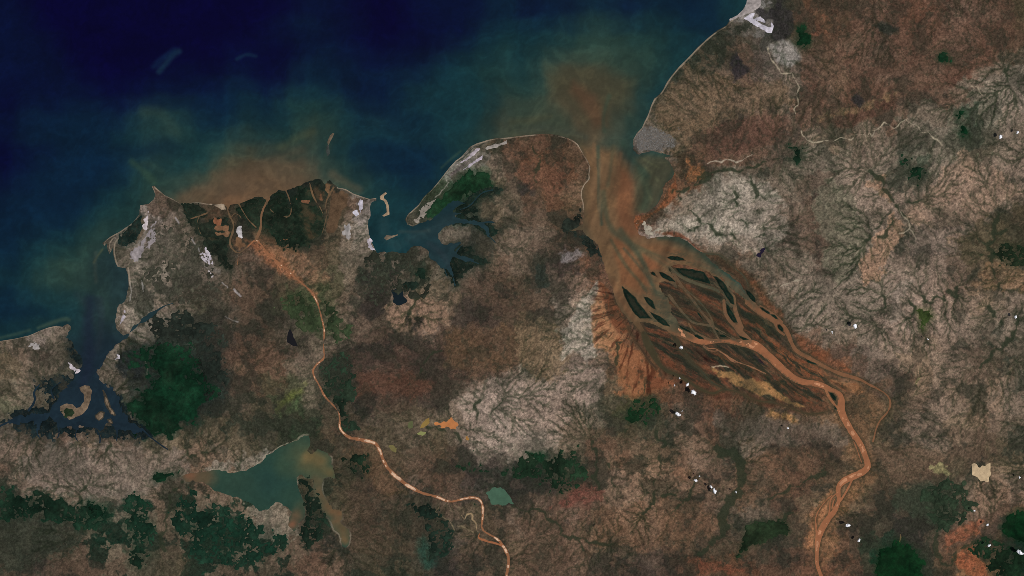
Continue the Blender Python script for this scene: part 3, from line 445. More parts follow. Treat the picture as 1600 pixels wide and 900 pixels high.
# painted ground: colour, softness, raggedness, outline
GROUND = [
 ((56,49,38),3,7,[(1052,241),(1070,238),(1088,240),(1098,252),(1082,260),(1092,276),(1072,288),(1057,272)]),
 ((110,85,66),8,9,[(398,366),(440,370),(472,392),(505,432),(492,455),(462,436),(430,410),(402,388)]),
 ((114,86,63),9,8,[(1318,690),(1345,688),(1370,720),(1374,748),(1345,772),(1320,802),(1300,832),(1296,866),(1268,862),(1262,820),(1284,780),(1310,752),(1338,734)]),
 ((136,128,115),5,9,[(1002,362),(1010,352),(1040,330),(1060,305),(1085,292),(1120,275),(1165,270),(1200,285),(1225,320),(1232,360),(1212,388),(1170,400),(1140,388),(1105,374),(1075,368),(1045,360),(1020,368)]),
 ((108,98,85),6,10,[(1150,405),(1230,385),(1262,410),(1300,440),(1370,445),(1380,480),(1330,540),(1290,545),(1240,525),(1205,480),(1185,440)]),
 ((46,42,38),3,8,[(572,470),(584,452),(604,450),(610,470),(600,496),(578,500),(566,486)]),((44,42,38),3,6,[(560,430),(574,424),(580,440),(566,448)]),((48,44,40),3,6,[(612,424),(624,420),(626,434),(614,438)]),
 ((118,97,80),4,10,[(600,480),(640,455),(690,470),(700,500),(680,525),(630,520),(604,500)]),((52,48,42),3,8,[(638,500),(660,496),(664,512),(640,520)]),((56,50,44),4,8,[(712,480),(735,470),(748,492),(728,515),(708,505)]),
 ((58,50,45),4,9,[(880,380),(905,392),(900,420),(878,430),(866,410)]),((40,46,40),3,6,[(835,415),(850,412),(852,440),(842,455),(834,438)]),((52,48,44),4,8,[(812,285),(832,280),(836,298),(816,304)]),
 ((112,106,104),3,7,[(870,392),(905,382),(912,395),(885,415),(872,408)]),
 ((138,98,69),3,4,[(1303,772),(1292,776),(1279,782),(1275,790),(1275,810),(1278,830),(1287,817),(1296,803),(1297,790),(1305,778)]),
 ((112,80,59),7,7,[(1268,790),(1280,800),(1276,850),(1266,862),(1256,840),(1262,810)]),
 ((122,77,59),1.5,3,[(1277,22),(1288,22),(1296,31),(1282,34),(1290,47),(1286,54),(1280,59),(1260,56),(1272,48),(1273,33)]),
 ((40,38,38),1.5,2,[(1176,19),(1186,12),(1201,21),(1203,16),(1210,14),(1217,-12),(1224,-12),(1221,14),(1231,20),(1237,48),(1234,55),(1225,63),(1211,64),(1205,59),(1209,42),(1206,32),(1199,31),(1195,42),(1188,33),(1182,25)]),
 ((112,92,74),2,3,[(218,343),(226,338),(225,352),(222,364),(218,374),(212,382),(216,362)]),
 ((92,84,82),2,2,[(700,274),(713,262),(730,252),(742,245),(735,254),(718,268),(702,278)]),
 ((114,108,98),2,9,[(300,738),(340,722),(380,712),(408,706),(424,700),(432,706),(408,726),(382,737),(342,740)]),
 ((116,106,92),2,10,[(385,788),(420,778),(450,792),(468,832),(440,850),(400,842)]),
 ((122,88,64),4,6,[(404,372),(420,380),(446,402),(470,424),(486,446),(470,446),(446,428),(420,402),(404,388)]),
 ((84,63,51),4,9,[(1236,20),(1330,-30),(1640,-30),(1640,60),(1530,100),(1470,130),(1410,160),(1330,198),(1262,205),(1240,170),(1262,130),(1250,90)]),
 ((74,55,45),4,8,[(1280,192),(1340,172),(1400,150),(1470,124),(1502,118),(1474,140),(1404,166),(1316,198)]),
 ((112,92,68),4,9,[(1268,196),(1320,176),(1390,150),(1440,128),(1400,146),(1330,170),(1276,188)]),
 ((82,61,51),4,8,[(1072,238),(1090,210),(1130,190),(1190,178),(1236,188),(1234,210),(1180,228),(1120,248)]),
 ((92,77,60),4,10,[(1040,150),(1075,105),(1120,115),(1150,130),(1180,130),(1215,120),(1236,160),(1190,176),(1130,186),(1085,206),(1050,200),(1020,188)]),
 ((94,90,75),6,10,[(1268,292),(1300,276),(1335,310),(1352,350),(1346,405),(1312,432),(1292,405),(1278,350)]),
 ((128,104,84),3,9,[(1355,288),(1378,282),(1390,305),(1394,328),(1384,352),(1362,386),(1346,416),(1350,442),(1368,430),(1392,398),(1408,372),(1402,345),(1398,322)]),
 ((122,102,85),5,10,[(1405,330),(1440,310),(1470,270),(1500,240),(1560,270),(1600,300),(1560,325),(1520,350),(1490,370),(1450,350)]),
 ((66,60,45),3,12,[(1505,372),(1528,350),(1560,330),(1600,322),(1650,330),(1650,425),(1590,418),(1562,402),(1540,414),(1522,418),(1500,402)]),
 ((120,94,70),4,9,[(1522,425),(1545,412),(1565,406),(1592,420),(1650,430),(1650,455),(1570,452),(1540,455),(1510,450)]),
 ((68,55,47),6,12,[(550,548),(640,538),(760,512),(800,535),(790,585),(730,612),(640,636),(560,642),(540,600)]),
 ((78,56,45),7,10,[(556,585),(640,578),(680,600),(640,622),(560,618)]),
 ((86,68,51),6,10,[(700,520),(770,506),(830,512),(850,545),(800,580),(740,596),(700,570)]),
 ((128,113,101),3,10,[(705,626),(722,606),(765,588),(805,578),(845,598),(885,588),(925,562),(948,590),(932,622),(902,640),(872,682),(850,716),(800,722),(762,702),(738,684)]),
 ((102,87,68),4,10,[(806,510),(850,500),(882,520),(890,560),(872,592),(830,588),(805,560)]),
 ((136,128,115),2.5,6,[(874,520),(905,470),(934,440),(932,475),(925,515),(930,552),(918,572),(896,548),(880,560)]),
 ((104,94,84),6,12,[(30,722),(110,692),(200,700),(290,712),(300,740),(240,770),(170,775),(90,770),(50,752)]),
 ((46,50,41),6,14,[(-40,768),(50,772),(120,790),(130,850),(60,880),(-40,880)]),
 ((52,58,46),6,12,[(1400,765),(1450,748),(1490,765),(1500,800),(1482,832),(1450,820),(1420,800),(1392,790)]),
 ((92,76,61),8,10,[(1372,700),(1420,690),(1480,712),(1470,745),(1400,758),(1368,735)]),
 ((96,75,58),6,12,[(1150,730),(1220,700),(1290,690),(1320,725),(1300,750),(1230,775),(1160,790),(1145,760)]),
 ((88,79,69),6,12,[(1120,650),(1220,650),(1300,665),(1325,690),(1260,700),(1190,690),(1140,690)]),
 ((96,74,57),8,14,[(930,790),(1010,780),(1090,790),(1130,810),(1100,850),(1000,860),(930,845)]),
 ((70,60,48),8,14,[(560,760),(640,770),(700,800),(690,850),(610,880),(540,860),(530,800)]),
 ((86,68,52),6,10,[(545,690),(585,700),(605,735),(640,770),(600,770),(560,740),(535,715)]),
 ((86,70,57),8,14,[(800,800),(880,800),(920,850),(900,910),(800,910)]),
 ((36,40,36),14,8,[(205,530),(300,520),(345,545),(360,590),(345,640),(300,665),(240,680),(205,650),(195,600),(190,560)]),
 ((34,38,37),3,4,[(186,560),(196,548),(220,545),(226,572),(224,598),(204,596),(190,588),(180,572)]),
 ((80,52,39),4,4,[(985,512),(1050,520),(1090,535),(1160,545),(1230,590),(1290,612),(1300,645),(1240,645),(1180,632),(1120,622),(1080,606),(1040,588),(1010,560)]),
 ((66,50,39),4,4,[(1040,440),(1060,455),(1110,450),(1130,470),(1140,500),(1160,520),(1120,530),(1080,515),(1060,495)]),
 ((60,48,37),4,5,[(1150,446),(1165,440),(1180,470),(1200,505),(1230,545),(1270,585),(1230,575),(1190,540),(1160,510),(1148,470)]),
 ((66,50,37),3,3,[(1102,398),(1120,398),(1140,412),(1160,432),(1172,455),(1160,445),(1140,428),(1120,412)]),
 ((88,58,44),3,4,[(1076,446),(1088,448),(1098,460),(1112,474),(1122,488),(1112,490),(1096,474),(1082,460)]),
 ((34,20,17),2.5,3,[(1087,547),(1093,550),(1100,556),(1112,560),(1121,567),(1110,566),(1097,561)]),
 ((48,27,20),4,4,[(1035,547),(1045,553),(1056,560),(1062,567),(1052,564),(1040,554)]),
 ((46,30,34),2.5,3,[(1174,554),(1181,553),(1187,564),(1197,571),(1187,568),(1179,561)]),
 ((40,44,32),3,5,[(1168,492),(1182,494),(1196,505),(1208,520),(1200,526),(1186,514),(1174,506)]),
 ((38,44,32),2,3,[(1112,549),(1125,552),(1142,566),(1160,572),(1180,580),(1170,580),(1145,572),(1126,562)]),
 ((44,47,35),2.5,4,[(1200,588),(1214,594),(1225,600),(1241,608),(1252,615),(1272,616),(1282,613),(1270,620),(1250,621),(1234,611),(1216,602)]),
 ((56,52,44),2,4,[(1252,576),(1262,577),(1280,588),(1298,599),(1290,601),(1272,592)]),
 ((140,98,66),2,3,[(1296,584),(1307,594),(1320,598),(1337,601),(1352,608),(1325,607),(1308,602),(1298,592)]),
 ((96,75,57),7,5,[(1322,612),(1350,608),(1378,622),(1386,634),(1372,655),(1350,690),(1336,670),(1322,645)]),
 ((122,74,50),3,4,[(1237,561),(1262,566),(1287,577),(1296,586),(1276,582),(1254,575)]),
 ((148,108,77),3,4,[(928,478),(936,456),(944,470),(950,495),(966,520),(988,512),(978,530),(963,552),(950,552),(930,540),(925,510)]),
 ((104,66,46),3,4,[(936,440),(950,452),(962,470),(975,490),(985,510),(990,522),(968,524),(952,498),(944,470)]),
 ((134,89,61),6,8,[(966,528),(988,540),(1004,556),(1018,572),(1040,590),(1052,596),(1045,604),(1020,615),(985,620),(962,618),(968,592),(963,555)]),
 ((108,68,48),3,4,[(1010,588),(1040,590),(1056,600),(1040,606),(1010,612)]),
 ((116,72,48),2,2,[(990,338),(1008,336),(1024,328),(1034,315),(1040,300),(1052,284),(1054,272),(1060,290),(1056,308),(1040,322),(1018,338),(1000,352),(996,364),(990,352)]),
 ((100,60,43),2,2,[(1034,366),(1048,359),(1066,366),(1080,374),(1090,386),(1102,394),(1090,392),(1070,375),(1050,370)]),
 ((112,68,46),3,3,[(1146,418),(1160,420),(1176,433),(1190,448),(1204,472),(1218,484),(1232,512),(1262,530),(1290,548),(1312,562),(1328,580),(1310,578),(1280,562),(1250,548),(1240,525),(1226,500),(1200,485),(1185,468),(1170,440)]),
 ((116,74,50),3,4,[(1200,530),(1226,540),(1244,560),(1275,578),(1300,592),(1296,600),(1262,592),(1236,574),(1212,556)]),
 ((136,97,67),3,3,[(1290,584),(1302,592),(1330,602),(1350,612),(1340,618),(1312,606),(1296,598)]),
 ((142,108,70),1.5,4,[(1112,575),(1120,578),(1142,582),(1155,587),(1177,592),(1205,604),(1215,614),(1235,626),(1258,636),(1240,634),(1225,627),(1207,618),(1202,615),(1187,617),(1177,612),(1169,610),(1157,606),(1145,599),(1136,589),(1122,584)]),
 ((150,112,72),4,4,[(1205,640),(1235,648),(1250,662),(1230,658),(1200,650)]),
 ((124,84,56),3,6,[(1072,250),(1088,254),(1100,264),(1098,276),(1080,290),(1066,282),(1070,266)]),
 ((126,84,60),4,5,[(385,375),(405,380),(425,395),(450,415),(475,438),(500,470),(480,452),(455,440),(425,420),(400,395)]),
 ((122,86,63),5,5,[(405,368),(430,366),(455,378),(470,398),(440,392),(415,380)]),
 ((98,64,54),4,9,[(860,792),(895,760),(920,755),(937,770),(938,790),(905,790)]),
 ((136,82,57),2,6,[(1488,884),(1500,862),(1520,852),(1527,870),(1545,882),(1550,910),(1520,900),(1505,888)]),
 ((118,74,54),3,6,[(1470,840),(1490,825),(1520,815),(1540,812),(1530,832),(1500,846),(1480,860)]),
 ((138,97,68),5,5,[(1276,800),(1282,780),(1296,764),(1306,774),(1296,800),(1284,830),(1272,850),(1262,860),(1264,830)]),
 ((122,91,65),5,5,[(1300,810),(1312,790),(1320,775),(1340,758),(1330,780),(1310,810),(1292,840),(1288,830)]),
 ((100,78,58),8,5,[(1330,620),(1360,620),(1380,635),(1370,665),(1345,690),(1330,650)]),
 ((104,66,50),4,6,[(1065,875),(1090,866),(1130,880),(1170,890),(1140,900),(1100,894)]),
 ((100,72,55),6,8,[(1272,20),(1284,17),(1294,30),(1290,50),(1280,62),(1270,55),(1274,38)]),
 ((96,69,54),6,7,[(800,240),(830,262),(860,250),(900,255),(885,280),(870,300),(858,318),(850,300),(815,280)]),
 ((46,44,42),2,3,[(1212,30),(1222,10),(1238,20),(1240,45),(1222,62),(1206,60),(1212,40)]),
 ((40,38,40),3,5,[(1140,100),(1150,85),(1160,100),(1178,108),(1160,116),(1148,125)]),
 ((44,46,40),3,4,[(1362,38),(1385,38),(1408,42),(1404,50),(1388,54),(1374,48)]),
 ((44,40,42),3,4,[(1332,150),(1342,150),(1350,158),(1342,166),(1334,160)]),
 ((30,58,48),8,4,[(653,842),(664,838),(676,856),(682,880),(668,890),(656,870)]),
 ((86,92,50),6,5,[(425,640),(440,628),(460,610),(478,602),(474,612),(452,628),(432,645)]),
 ((70,84,56),6,5,[(455,630),(470,620),(462,640),(440,648)]),
 ((128,124,118),4,4,[(1204,70),(1225,62),(1248,78),(1252,92),(1236,104),(1215,95)]),
 ((122,117,82),2,9,[(1456,730),(1468,728),(1478,736),(1470,742),(1460,740)]),
 ((150,140,98),2,4,[(1428,595),(1440,586),(1442,590),(1432,599)]),
]
# painted lines on the ground: colour, strength, width, points
LINES = [
 ((166,160,164),.9,2.2,[(228,370),(223,390),(215,408)]),((160,154,158),.8,1.8,[(241,350),(237,374)]),((160,154,158),.8,2,[(274,340),(280,350)]),((164,158,162),.8,2,[(299,372),(312,393)]),((170,164,166),.9,2.2,[(347,441),(356,449)]),((170,164,166),.9,2,[(366,452),(376,463)]),
 ((160,154,152),.8,2,[(221,438),(224,456)]),((166,158,150),.9,1.8,[(203,440),(206,456),(203,470)]),((150,144,142),.8,2,[(352,494),(362,500),(372,503)]),((150,142,140),.7,2,[(178,500),(188,494)]),
 ((174,160,136),.8,1.1,[(318,742),(330,737),(345,741),(362,737),(376,741),(392,734),(404,726)]),((160,148,128),.7,1.1,[(392,770),(402,776),(408,790)]),((160,148,128),.7,1.1,[(420,795),(430,778),(440,785)]),
 ((150,140,132),.9,1.8,[(680,308),(690,298),(697.6,290),(701,285)]),
 ((34,40,36),.7,2.2,[(712,256),(724,247),(733,238),(742,229),(756,224)]),
 ((186,172,148),.8,1.2,[(1200,75),(1203,88),(1210,99),(1217,108),(1221,115),(1237,114),(1241,122),(1249,136),(1244,148),(1247,165),(1240,171),(1243,178)]),
 ((190,176,152),.8,1.25,[(1252,205),(1254,212),(1262,220),(1270,223),(1285,221),(1300,222),(1312,215),(1322,217),(1330,219),(1336,210),(1346,210),(1352,211),(1354,215),(1358,207),(1362,213),(1366,204),(1375,199),(1381,191),(1388,194),(1397,201),(1402,198),(1407,191),(1415,186),(1425,194),(1435,198),(1440,207),(1450,206),(1459,217),(1470,226)]),
 ((176,164,146),.9,1.6,[(1105,256),(1114,252),(1127,254),(1135,249),(1142,250),(1150,254),(1160,251),(1166,246),(1175,241)]),
 ((170,158,138),.9,1.5,[(1195,461),(1203,458),(1212,454),(1220,447),(1230,443),(1237,440),(1252,437)]),
 ((160,148,128),.9,1.4,[(1405,325),(1410,337),(1420,346),(1422,355),(1417,361),(1405,365)]),
 ((160,148,128),.8,1.2,[(1421,358),(1428,367),(1431,374)]),
 ((176,160,136),.9,1.3,[(1518,360-225),(1526,136),(1533,147),(1545,156)]),
 ((150,120,80),.9,1.4,[(1407,835),(1405,847),(1409,860),(1409,877),(1415,887),(1420,898)]),
 ((168,146,112),.8,1.3,[(686,792),(680,800),(695,810),(702,812),(710,828)]),
 ((172,146,112),.85,1.3,[(721,805),(725,812),(730,803),(736,802),(738,812),(744,818),(746,830)]),
 ((140,122,96),.6,1.2,[(710,790),(722,795),(725,803)]),
 ((150,132,104),.6,1.3,[(740,832),(728,825),(715,822)]),
 ((170,160,140),.75,1.2,[(400,727),(408,721),(418,713),(430,703),(450,692),(470,684)]),
 ((170,160,146),.7,1.3,[(462,745),(464,757),(472,772),(470,785),(477,797)]),
 ((150,136,124),.6,1.2,[(222,543),(225,560),(230,590)]),
 ((128,116,104),.6,1.2,[(190,580),(200,592)]),
 ((196,176,148),.8,1.4,[(1112,573),(1125,571),(1138,574)]),
 ((142,112,82),.6,1.4,[(1210,640),(1230,634)]),
]
# wooded valleys: width, points (they also guide the drainage)
VALLEYS = [
 (4,[(1360,268),(1380,285),(1390,307),(1400,322),(1412,337)]),(3,[(1402,322),(1420,315),(1440,312)]),(3,[(1372,280),(1362,272)]),(2.4,[(1394,330),(1378,345),(1362,362),(1352,377)]),(2.4,[(1397,336),(1390,352),(1372,370)]),
 (4,[(1560,450),(1553,425),(1547,405),(1541,383),(1552,367),(1553,350),(1561,335)]),(2.6,[(1552,367),(1566,362),(1572,359)]),(2.4,[(1541,382),(1532,375),(1527,372)]),(2.4,[(1547,400),(1535,398),(1525,397)]),
 (2.8,[(1060,304),(1075,322),(1090,340),(1112,352),(1135,368),(1150,374)]),(2.4,[(1172,276),(1182,298),(1185,325),(1195,365),(1200,392)]),(2,[(1148,300),(1152,325),(1166,350)]),(2.4,[(1095,345),(1085,360),(1075,362)]),
 (3.2,[(1025,675),(1030,712),(1030,740),(1022,752),(1021,775),(1012,795),(1005,803)]),(2.4,[(1021,770),(1003,771),(988,771)]),(2.6,[(1035,775),(1050,772),(1062,780),(1080,770),(1085,755)]),(2.2,[(1065,780),(1055,797),(1048,802)]),
 (3,[(800,791),(842,795),(865,815),(875,835),(900,840),(930,847),(955,850)]),(2,[(900,842),(912,860)]),
 (10,[(1120,702),(1138,708),(1155,720),(1163,745),(1155,770),(1135,793),(1126,812),(1127,838),(1105,858),(1090,866)]),
 (3,[(925,690),(930,725),(925,745),(935,765)]),(2.4,[(950,725),(958,745),(962,760)]),(3,[(980,640),(985,660),(978,675)]),
 (3,[(832,225),(835,238),(845,248),(842,260),(836,265),(838,285)]),
 (2.4,[(963,535),(966,555),(963,570)]),(2,[(985,530),(975,528),(965,535)]),
 (2,[(1008,600),(1006,615)]),(2.4,[(1470,455),(1478,470),(1455,475),(1440,462)]),(2.6,[(1368,508),(1378,495),(1384,478),(1380,462)]),(2.2,[(1415,500),(1425,495),(1430,485),(1420,470)]),
 (3.4,[(1480,455),(1495,465),(1495,450)]),(5,[(1590,500),(1580,530),(1560,545),(1550,560),(1530,575)]),(3,[(1560,545),(1580,560),(1600,570)]),(3,[(1545,480),(1552,495),(1565,505)]),
 (5,[(1465,835),(1463,850),(1468,870),(1480,885)]),(3.4,[(1480,885),(1492,865),(1512,852),(1525,846)]),
 (4,[(1200,780),(1225,770),(1250,760),(1275,748),(1290,738)]),(4,[(1200,826),(1220,818),(1240,800)]),
 (3,[(655,465),(648,472),(640,490)]),(2.4,[(655,585),(668,560),(690,548)]),
 (3,[(735,665),(745,640),(750,625)]),(2.4,[(757,660),(770,640),(785,625)]),
 (3,[(1090,290),(1110,272),(1135,266),(1165,262),(1195,252),(1215,248)]),(6,[(1050,300),(1072,296),(1095,284),(1110,275)]),
 (2.6,[(1570,105),(1580,120),(1592,128)]),(2.6,[(1575,105),(1572,118),(1577,135)]),
 (3,[(1285,735),(1292,722)]),(2.6,[(290,700),(300,712),(325,708)]),(2.4,[(160,715),(168,702),(172,690)]),
 (3.4,[(135,760),(125,772),(133,800),(133,830)]),(4.5,[(285,752),(272,765),(264,790),(261,820),(258,860)]),
 (3,[(700,660),(715,670),(740,672)]),(3,[(668,668),(690,672),(712,676),(720,690)]),
]
PLUMES = [  # colour, strength, softness, outline
 ((68,66,51),.85,8,[(990,246),(1012,240),(1045,246),(1054,262),(1046,280),(1036,300),(1028,318),(1005,333),(992,330),(992,300),(985,268)]),
 ((62,60,46),.8,16,[(856,118),(880,106),(915,104),(950,112),(986,128),(984,148),(958,168),(952,200),(912,200),(890,172),(866,150)]),
 ((84,64,48),.85,9,[(896,128),(912,138),(930,150),(940,166),(945,196),(928,200),(918,180),(905,160),(890,142)]),
 ((50,62,52),.6,14,[(800,160),(840,150),(870,165),(900,200),(880,206),(835,202),(800,205)]),
 ((102,79,57),.9,9,[(912,232),(960,235),(985,260),(990,300),(985,345),(1000,372),(1040,372),(1090,395),(1130,430),(1180,480),(1140,480),(1110,430),(1050,425),(1056,500),(1085,530),(1000,505),(975,490),(945,425),(915,350)]),
 ((112,75,52),.8,5,[(955,372),(975,376),(990,400),(1003,420),(1012,440),(1019,461),(1000,458),(985,450),(970,444),(968,425),(962,400)]),
 ((117,76,53),.85,4,[(995,400),(1006,397),(1025,409),(1037,421),(1019,424),(1007,421),(999,409)]),
 ((104,73,51),.7,5,[(1002,384),(1030,381),(1062,390),(1068,398),(1040,398),(1015,392)]),
 ((109,71,50),.75,8,[(968,262),(982,268),(992,285),(988,310),(984,330),(990,352),(1000,368),(985,370),(970,355),(962,325),(964,290)]),
 ((64,68,56),.6,7,[(1018,452),(1032,452),(1045,470),(1050,490),(1058,505),(1066,516),(1050,514),(1034,490),(1022,468)]),
 ((74,74,60),.6,7,[(1085,402),(1105,408),(1130,432),(1150,448),(1165,464),(1150,460),(1128,446),(1112,428),(1092,415)]),
 ((50,62,54),.65,5,[(1100,424),(1112,430),(1122,446),(1132,462),(1136,474),(1128,466),(1116,448),(1106,436)]),
]
# soft streaks of silt and clear water: colour, strength, width, points
STREAKS = [
 
 
 ((52,64,52),.6,5,[(944,205),(942,190),(945,170),(952,150)]),((44,62,54),.6,4,[(934,230),(936,270),(936,310),(940,350)]),
 ((103,79,58),.5,4,[(928,225),(930,270),(928,310),(926,350)]),((107,83,61),.5,3,[(937,250),(938,300),(936,345),(935,370)]),
 ((64,67,53),.7,6,[(943,300),(946,335),(955,360),(975,375),(995,392),(1010,420)]),
 ((72,70,54),.6,5,[(958,230),(955,260),(950,290)]),((110,79,58),.45,5,[(970,240),(965,270),(960,300)]),
 ((42,61,53),.6,8,[(975,225),(985,245),(1000,262),(1010,275)]),((52,64,51),.6,9,[(1000,265),(1008,285),(1012,305),(1005,325)]),((78,80,60),.5,3,[(1005,258),(1018,270),(1028,282)]),((80,82,60),.45,2.4,[(1000,245),(1015,255),(1030,262)]),((76,80,60),.45,2.4,[(1018,312),(1012,300),(1010,290)]),
 ((60,65,52),.7,6,[(970,360),(985,380),(1000,400),(1012,425),(1020,445)]),((52,63,52),.75,6,[(1030,371),(1060,374),(1080,383),(1095,393),(1108,405),(1120,416)]),((52,62,52),.6,3,[(975,388),(988,403),(1000,418),(1012,432),(1020,446),(1025,458)]),((72,70,54),.5,4,[(985,383),(1010,396),(1030,408),(1045,418)]),
 ((58,66,52),.6,4,[(955,375),(968,400),(985,425),(1000,440),(1010,455)]),
 ((64,70,54),.5,3.4,[(985,378),(1010,392),(1035,402),(1052,415)]),((101,79,56),.5,5,[(1045,412),(1075,415),(1100,422),(1115,432)]),
((96,77,56),.4,4,[(1010,448),(1025,460),(1040,485)]),((107,76,54),.6,7,[(958,440),(965,460),(978,482),(990,500)]),
 ((84,70,56),0.56,16,[(285,312),(310,300),(340,296),(370,290),(400,280)]),((84,70,56),0.40,14,[(340,308),(370,300),(400,292),(430,285),(460,280)]),((84,70,56),0.40,12,[(420,270),(445,262),(470,255)]),((84,70,56),0.32,14,[(360,275),(400,262),(440,245),(470,235)]),
 ((76,78,56),.35,10,[(440,230),(465,215),(490,205)]),((88,76,60),.45,10,[(520,272),(540,285),(560,296)]),((46,62,54),.5,6,[(500,262),(510,245),(512,228)]),
 ((30,70,80),.45,7,[(248,112),(258,100),(270,86),(280,80)]),((14,40,66),.5,6,[(240,105),(255,90),(272,78)]),((20,48,66),.5,4,[(370,92),(385,84),(400,88)]),
 ((50,72,58),.5,8,[(206,252),(218,262),(232,275),(240,285)]),((42,62,56),.4,7,[(222,255),(240,258),(252,268)]),
 ((44,62,56),.35,12,[(225,175),(245,170),(260,185),(275,205)]),
 ((86,86,59),.5,3,[(160,390),(152,400),(147,410)]),((74,88,70),.5,5,[(60,512),(80,505),(100,498),(108,500)]),((74,88,70),.4,4,[(0,528),(25,522),(46,516)]),
 ((58,66,60),.5,5,[(150,395),(148,420),(150,440)]),((40,56,60),.4,8,[(120,460),(140,480),(150,510)]),((34,44,52),.5,8,[(155,470),(160,510),(152,545)]),((26,34,50),.6,12,[(140,470),(138,520),(140,570),(130,600)]),
 ((40,58,62),.4,10,[(640,372),(665,365),(690,352),(715,335)]),((58,68,66),.4,4,[(625,362),(650,362),(670,360)]),((40,52,58),.5,6,[(670,380),(690,395),(702,415)]),((50,72,74),.3,12,[(600,345),(600,370),(620,385)]),
 ((56,64,56),.4,8,[(810,205),(850,200),(890,205),(915,215)]),((72,72,54),.4,8,[(800,190),(830,188),(860,182)]),((58,72,58),.4,3,[(690,262),(705,248),(720,236)]),
]
# clouds: centre u, v, radius, label
CLOUDS = [
 (1064,543,3.6,'small white cloud over the dark channel in the middle delta'),(1062,591,2.2,'faint small cloud just above the pair over the red delta edge'),(1074,601,3.4,'round white cloud, upper of the pair over the red delta edge'),
 (1084,613,5.2,'largest white cloud at the lower edge of the red delta'),(1059,647,4.6,'white cloud over the green forest south of the orange mudflat'),(1066,642,1.6,'tiny cloud wisp right beside the cloud over the green forest'),(1054,602,2,'faint cloud wisp left of the pair over the red delta edge'),
 (1336,509,4.4,'bright white cloud over the grey hills east of the delta'),(1300,519,3.2,'thin cloud left of the bright cloud over the grey hills'),(1587,495,3,'small white cloud near the right edge over branching green valleys'),(1450,530,1.6,'tiny cloud over the pink hills below the olive wood'),(1231,669,2,'tiny cloud over the grey plain left of the orange river'),
 (1563,214,4.2,'tall white cloud over the pink ridge at upper right'),(1590,207,2.8,'small white cloud right of the tall one at upper right'),
 (1087,751,3.4,'white elongated cloud, leftmost of the row over the lower hills'),(1093,744,2,'small cloud wisp above the leftmost of the row over the lower hills'),(1111,761,2.8,'small cloud in the middle of the row over the lower hills'),(1117,767,4.4,'biggest white cloud of the row over the lower hills'),(1150,769,3,'faint cloud at the right end of the row over the lower hills'),
 (1325,821,4.2,'white cloud just right of the sandy river braids'),(1342,844,3.2,'round white cloud below the one by the sandy river braids'),(1593,746,2.2,'tiny cloud right of the tan dry lake bed'),(1523,798,2.2,'tiny cloud below the tan dry lake bed'),
 (1543,820,2.8,'small cloud over the orange hillside at lower right'),(1546,852,3,'small cloud at the top of the ragged corner forest'),(1594,863,5.2,'large white cloud over the ragged corner forest'),
]
# ------------------------------------------------------------------ fields: land cover and water colour
GRID = code_grid()
GH, GW = len(GRID), len(GRID[0])
def fill_grid(table, n):
    A = np.zeros((GH, GW, n), np.float32); W = np.zeros((GH, GW), np.float32)
    for j in range(GH):
        for i in range(GW):
            e = table.get(GRID[j][i])
            if e is not None:
                flat = []
                for x in e:
                    flat += list(x) if isinstance(x, tuple) else [x]
                A[j, i] = flat; W[j, i] = 1
    for _ in range(70):
        if W.all(): break
        P = np.pad(A * W[..., None], ((1, 1), (1, 1), (0, 0))); Q = np.pad(W, 1)
        S = sum(P[a:a + GH, b:b + GW] for a in range(3) for b in range(3))
        T = sum(Q[a:a + GH, b:b + GW] for a in range(3) for b in range(3))
        new = (W == 0) & (T > 0)
        A[new] = S[new] / T[new][:, None]; W[new] = 1
    return A

def mirror(X, lo, hi):
    t = np.mod(X - lo, 2 * (hi - lo))
    return lo + np.minimum(t, 2 * (hi - lo) - t)

def sample_grid(A, X, Y, lo, hi):
    X, Y = mirror(X, 0, 1600), mirror(Y, 0, 900)
    gx = np.clip(X / 25.0 - .5, 0, GW - 1.001); gy = np.clip(Y / 25.0 - .5, 0, GH - 1.001)
    ix, iy = gx.astype(np.int32), gy.astype(np.int32)
    fx = sstep(lo, hi, gx - ix).astype(np.float32); fy = sstep(lo, hi, gy - iy).astype(np.float32)
    out = []
    for k in range(A.shape[2]):
        B = A[..., k]
        a = B[iy, ix]; b = B[iy, ix + 1]; c = B[iy + 1, ix]; d = B[iy + 1, ix + 1]
        out.append((a + (b - a) * fx) * (1 - fy) + (c + (d - c) * fx) * fy)
    return np.stack(out, -1).astype(np.float32)

# signed distance of each kind of water, positive inside
beach_near = np.full((NV, NU), 20.0, np.float32)
full = (slice(0, NV), slice(0, NU))
for line in BEACH:
    for a, b in zip(line[:-1], line[1:]):
        seg_dist(beach_near, full, a, b, 20.0)
_, SEA_SD = poly_sd(SEA, 40.0, full)
SEA_SD = SEA_SD + JAG * (2.6 + 3.4 * ((U < 262) & (V > 575))) * sstep(2.0, 12.0, beach_near) + JAG * .35
NEG = np.full((NV, NU), -40.0, np.float32)
for pts in CREEKS:
    sl, d = line_sd(pts)
    np.maximum(SEA_SD[sl], d + JAG[sl] * .9, out=SEA_SD[sl])
DELTA_SD, MAHA_SD = NEG.copy(), NEG.copy()
line_cols = []
for key, (col, rows) in DELTA.items():
    sl, d = line_sd(rows)
    d = d + JAG[sl] * .75 + (.5 if key == 'main' else 0)
    np.maximum(DELTA_SD[sl], d, out=DELTA_SD[sl]); line_cols.append((sl, d, col))
maha_bar = None
for n, (col, rows) in enumerate([MAHA] + MAHA_SIDE):
    sl, d = line_sd(rows)
    if n == 0: maha_bar = (sl, d.copy())
    d = d - .35 + JAG[sl] * .8 + .5 * N2[sl]
    np.maximum(MAHA_SD[sl], d, out=MAHA_SD[sl]); line_cols.append((sl, d, col))
LAKE_SDS = []
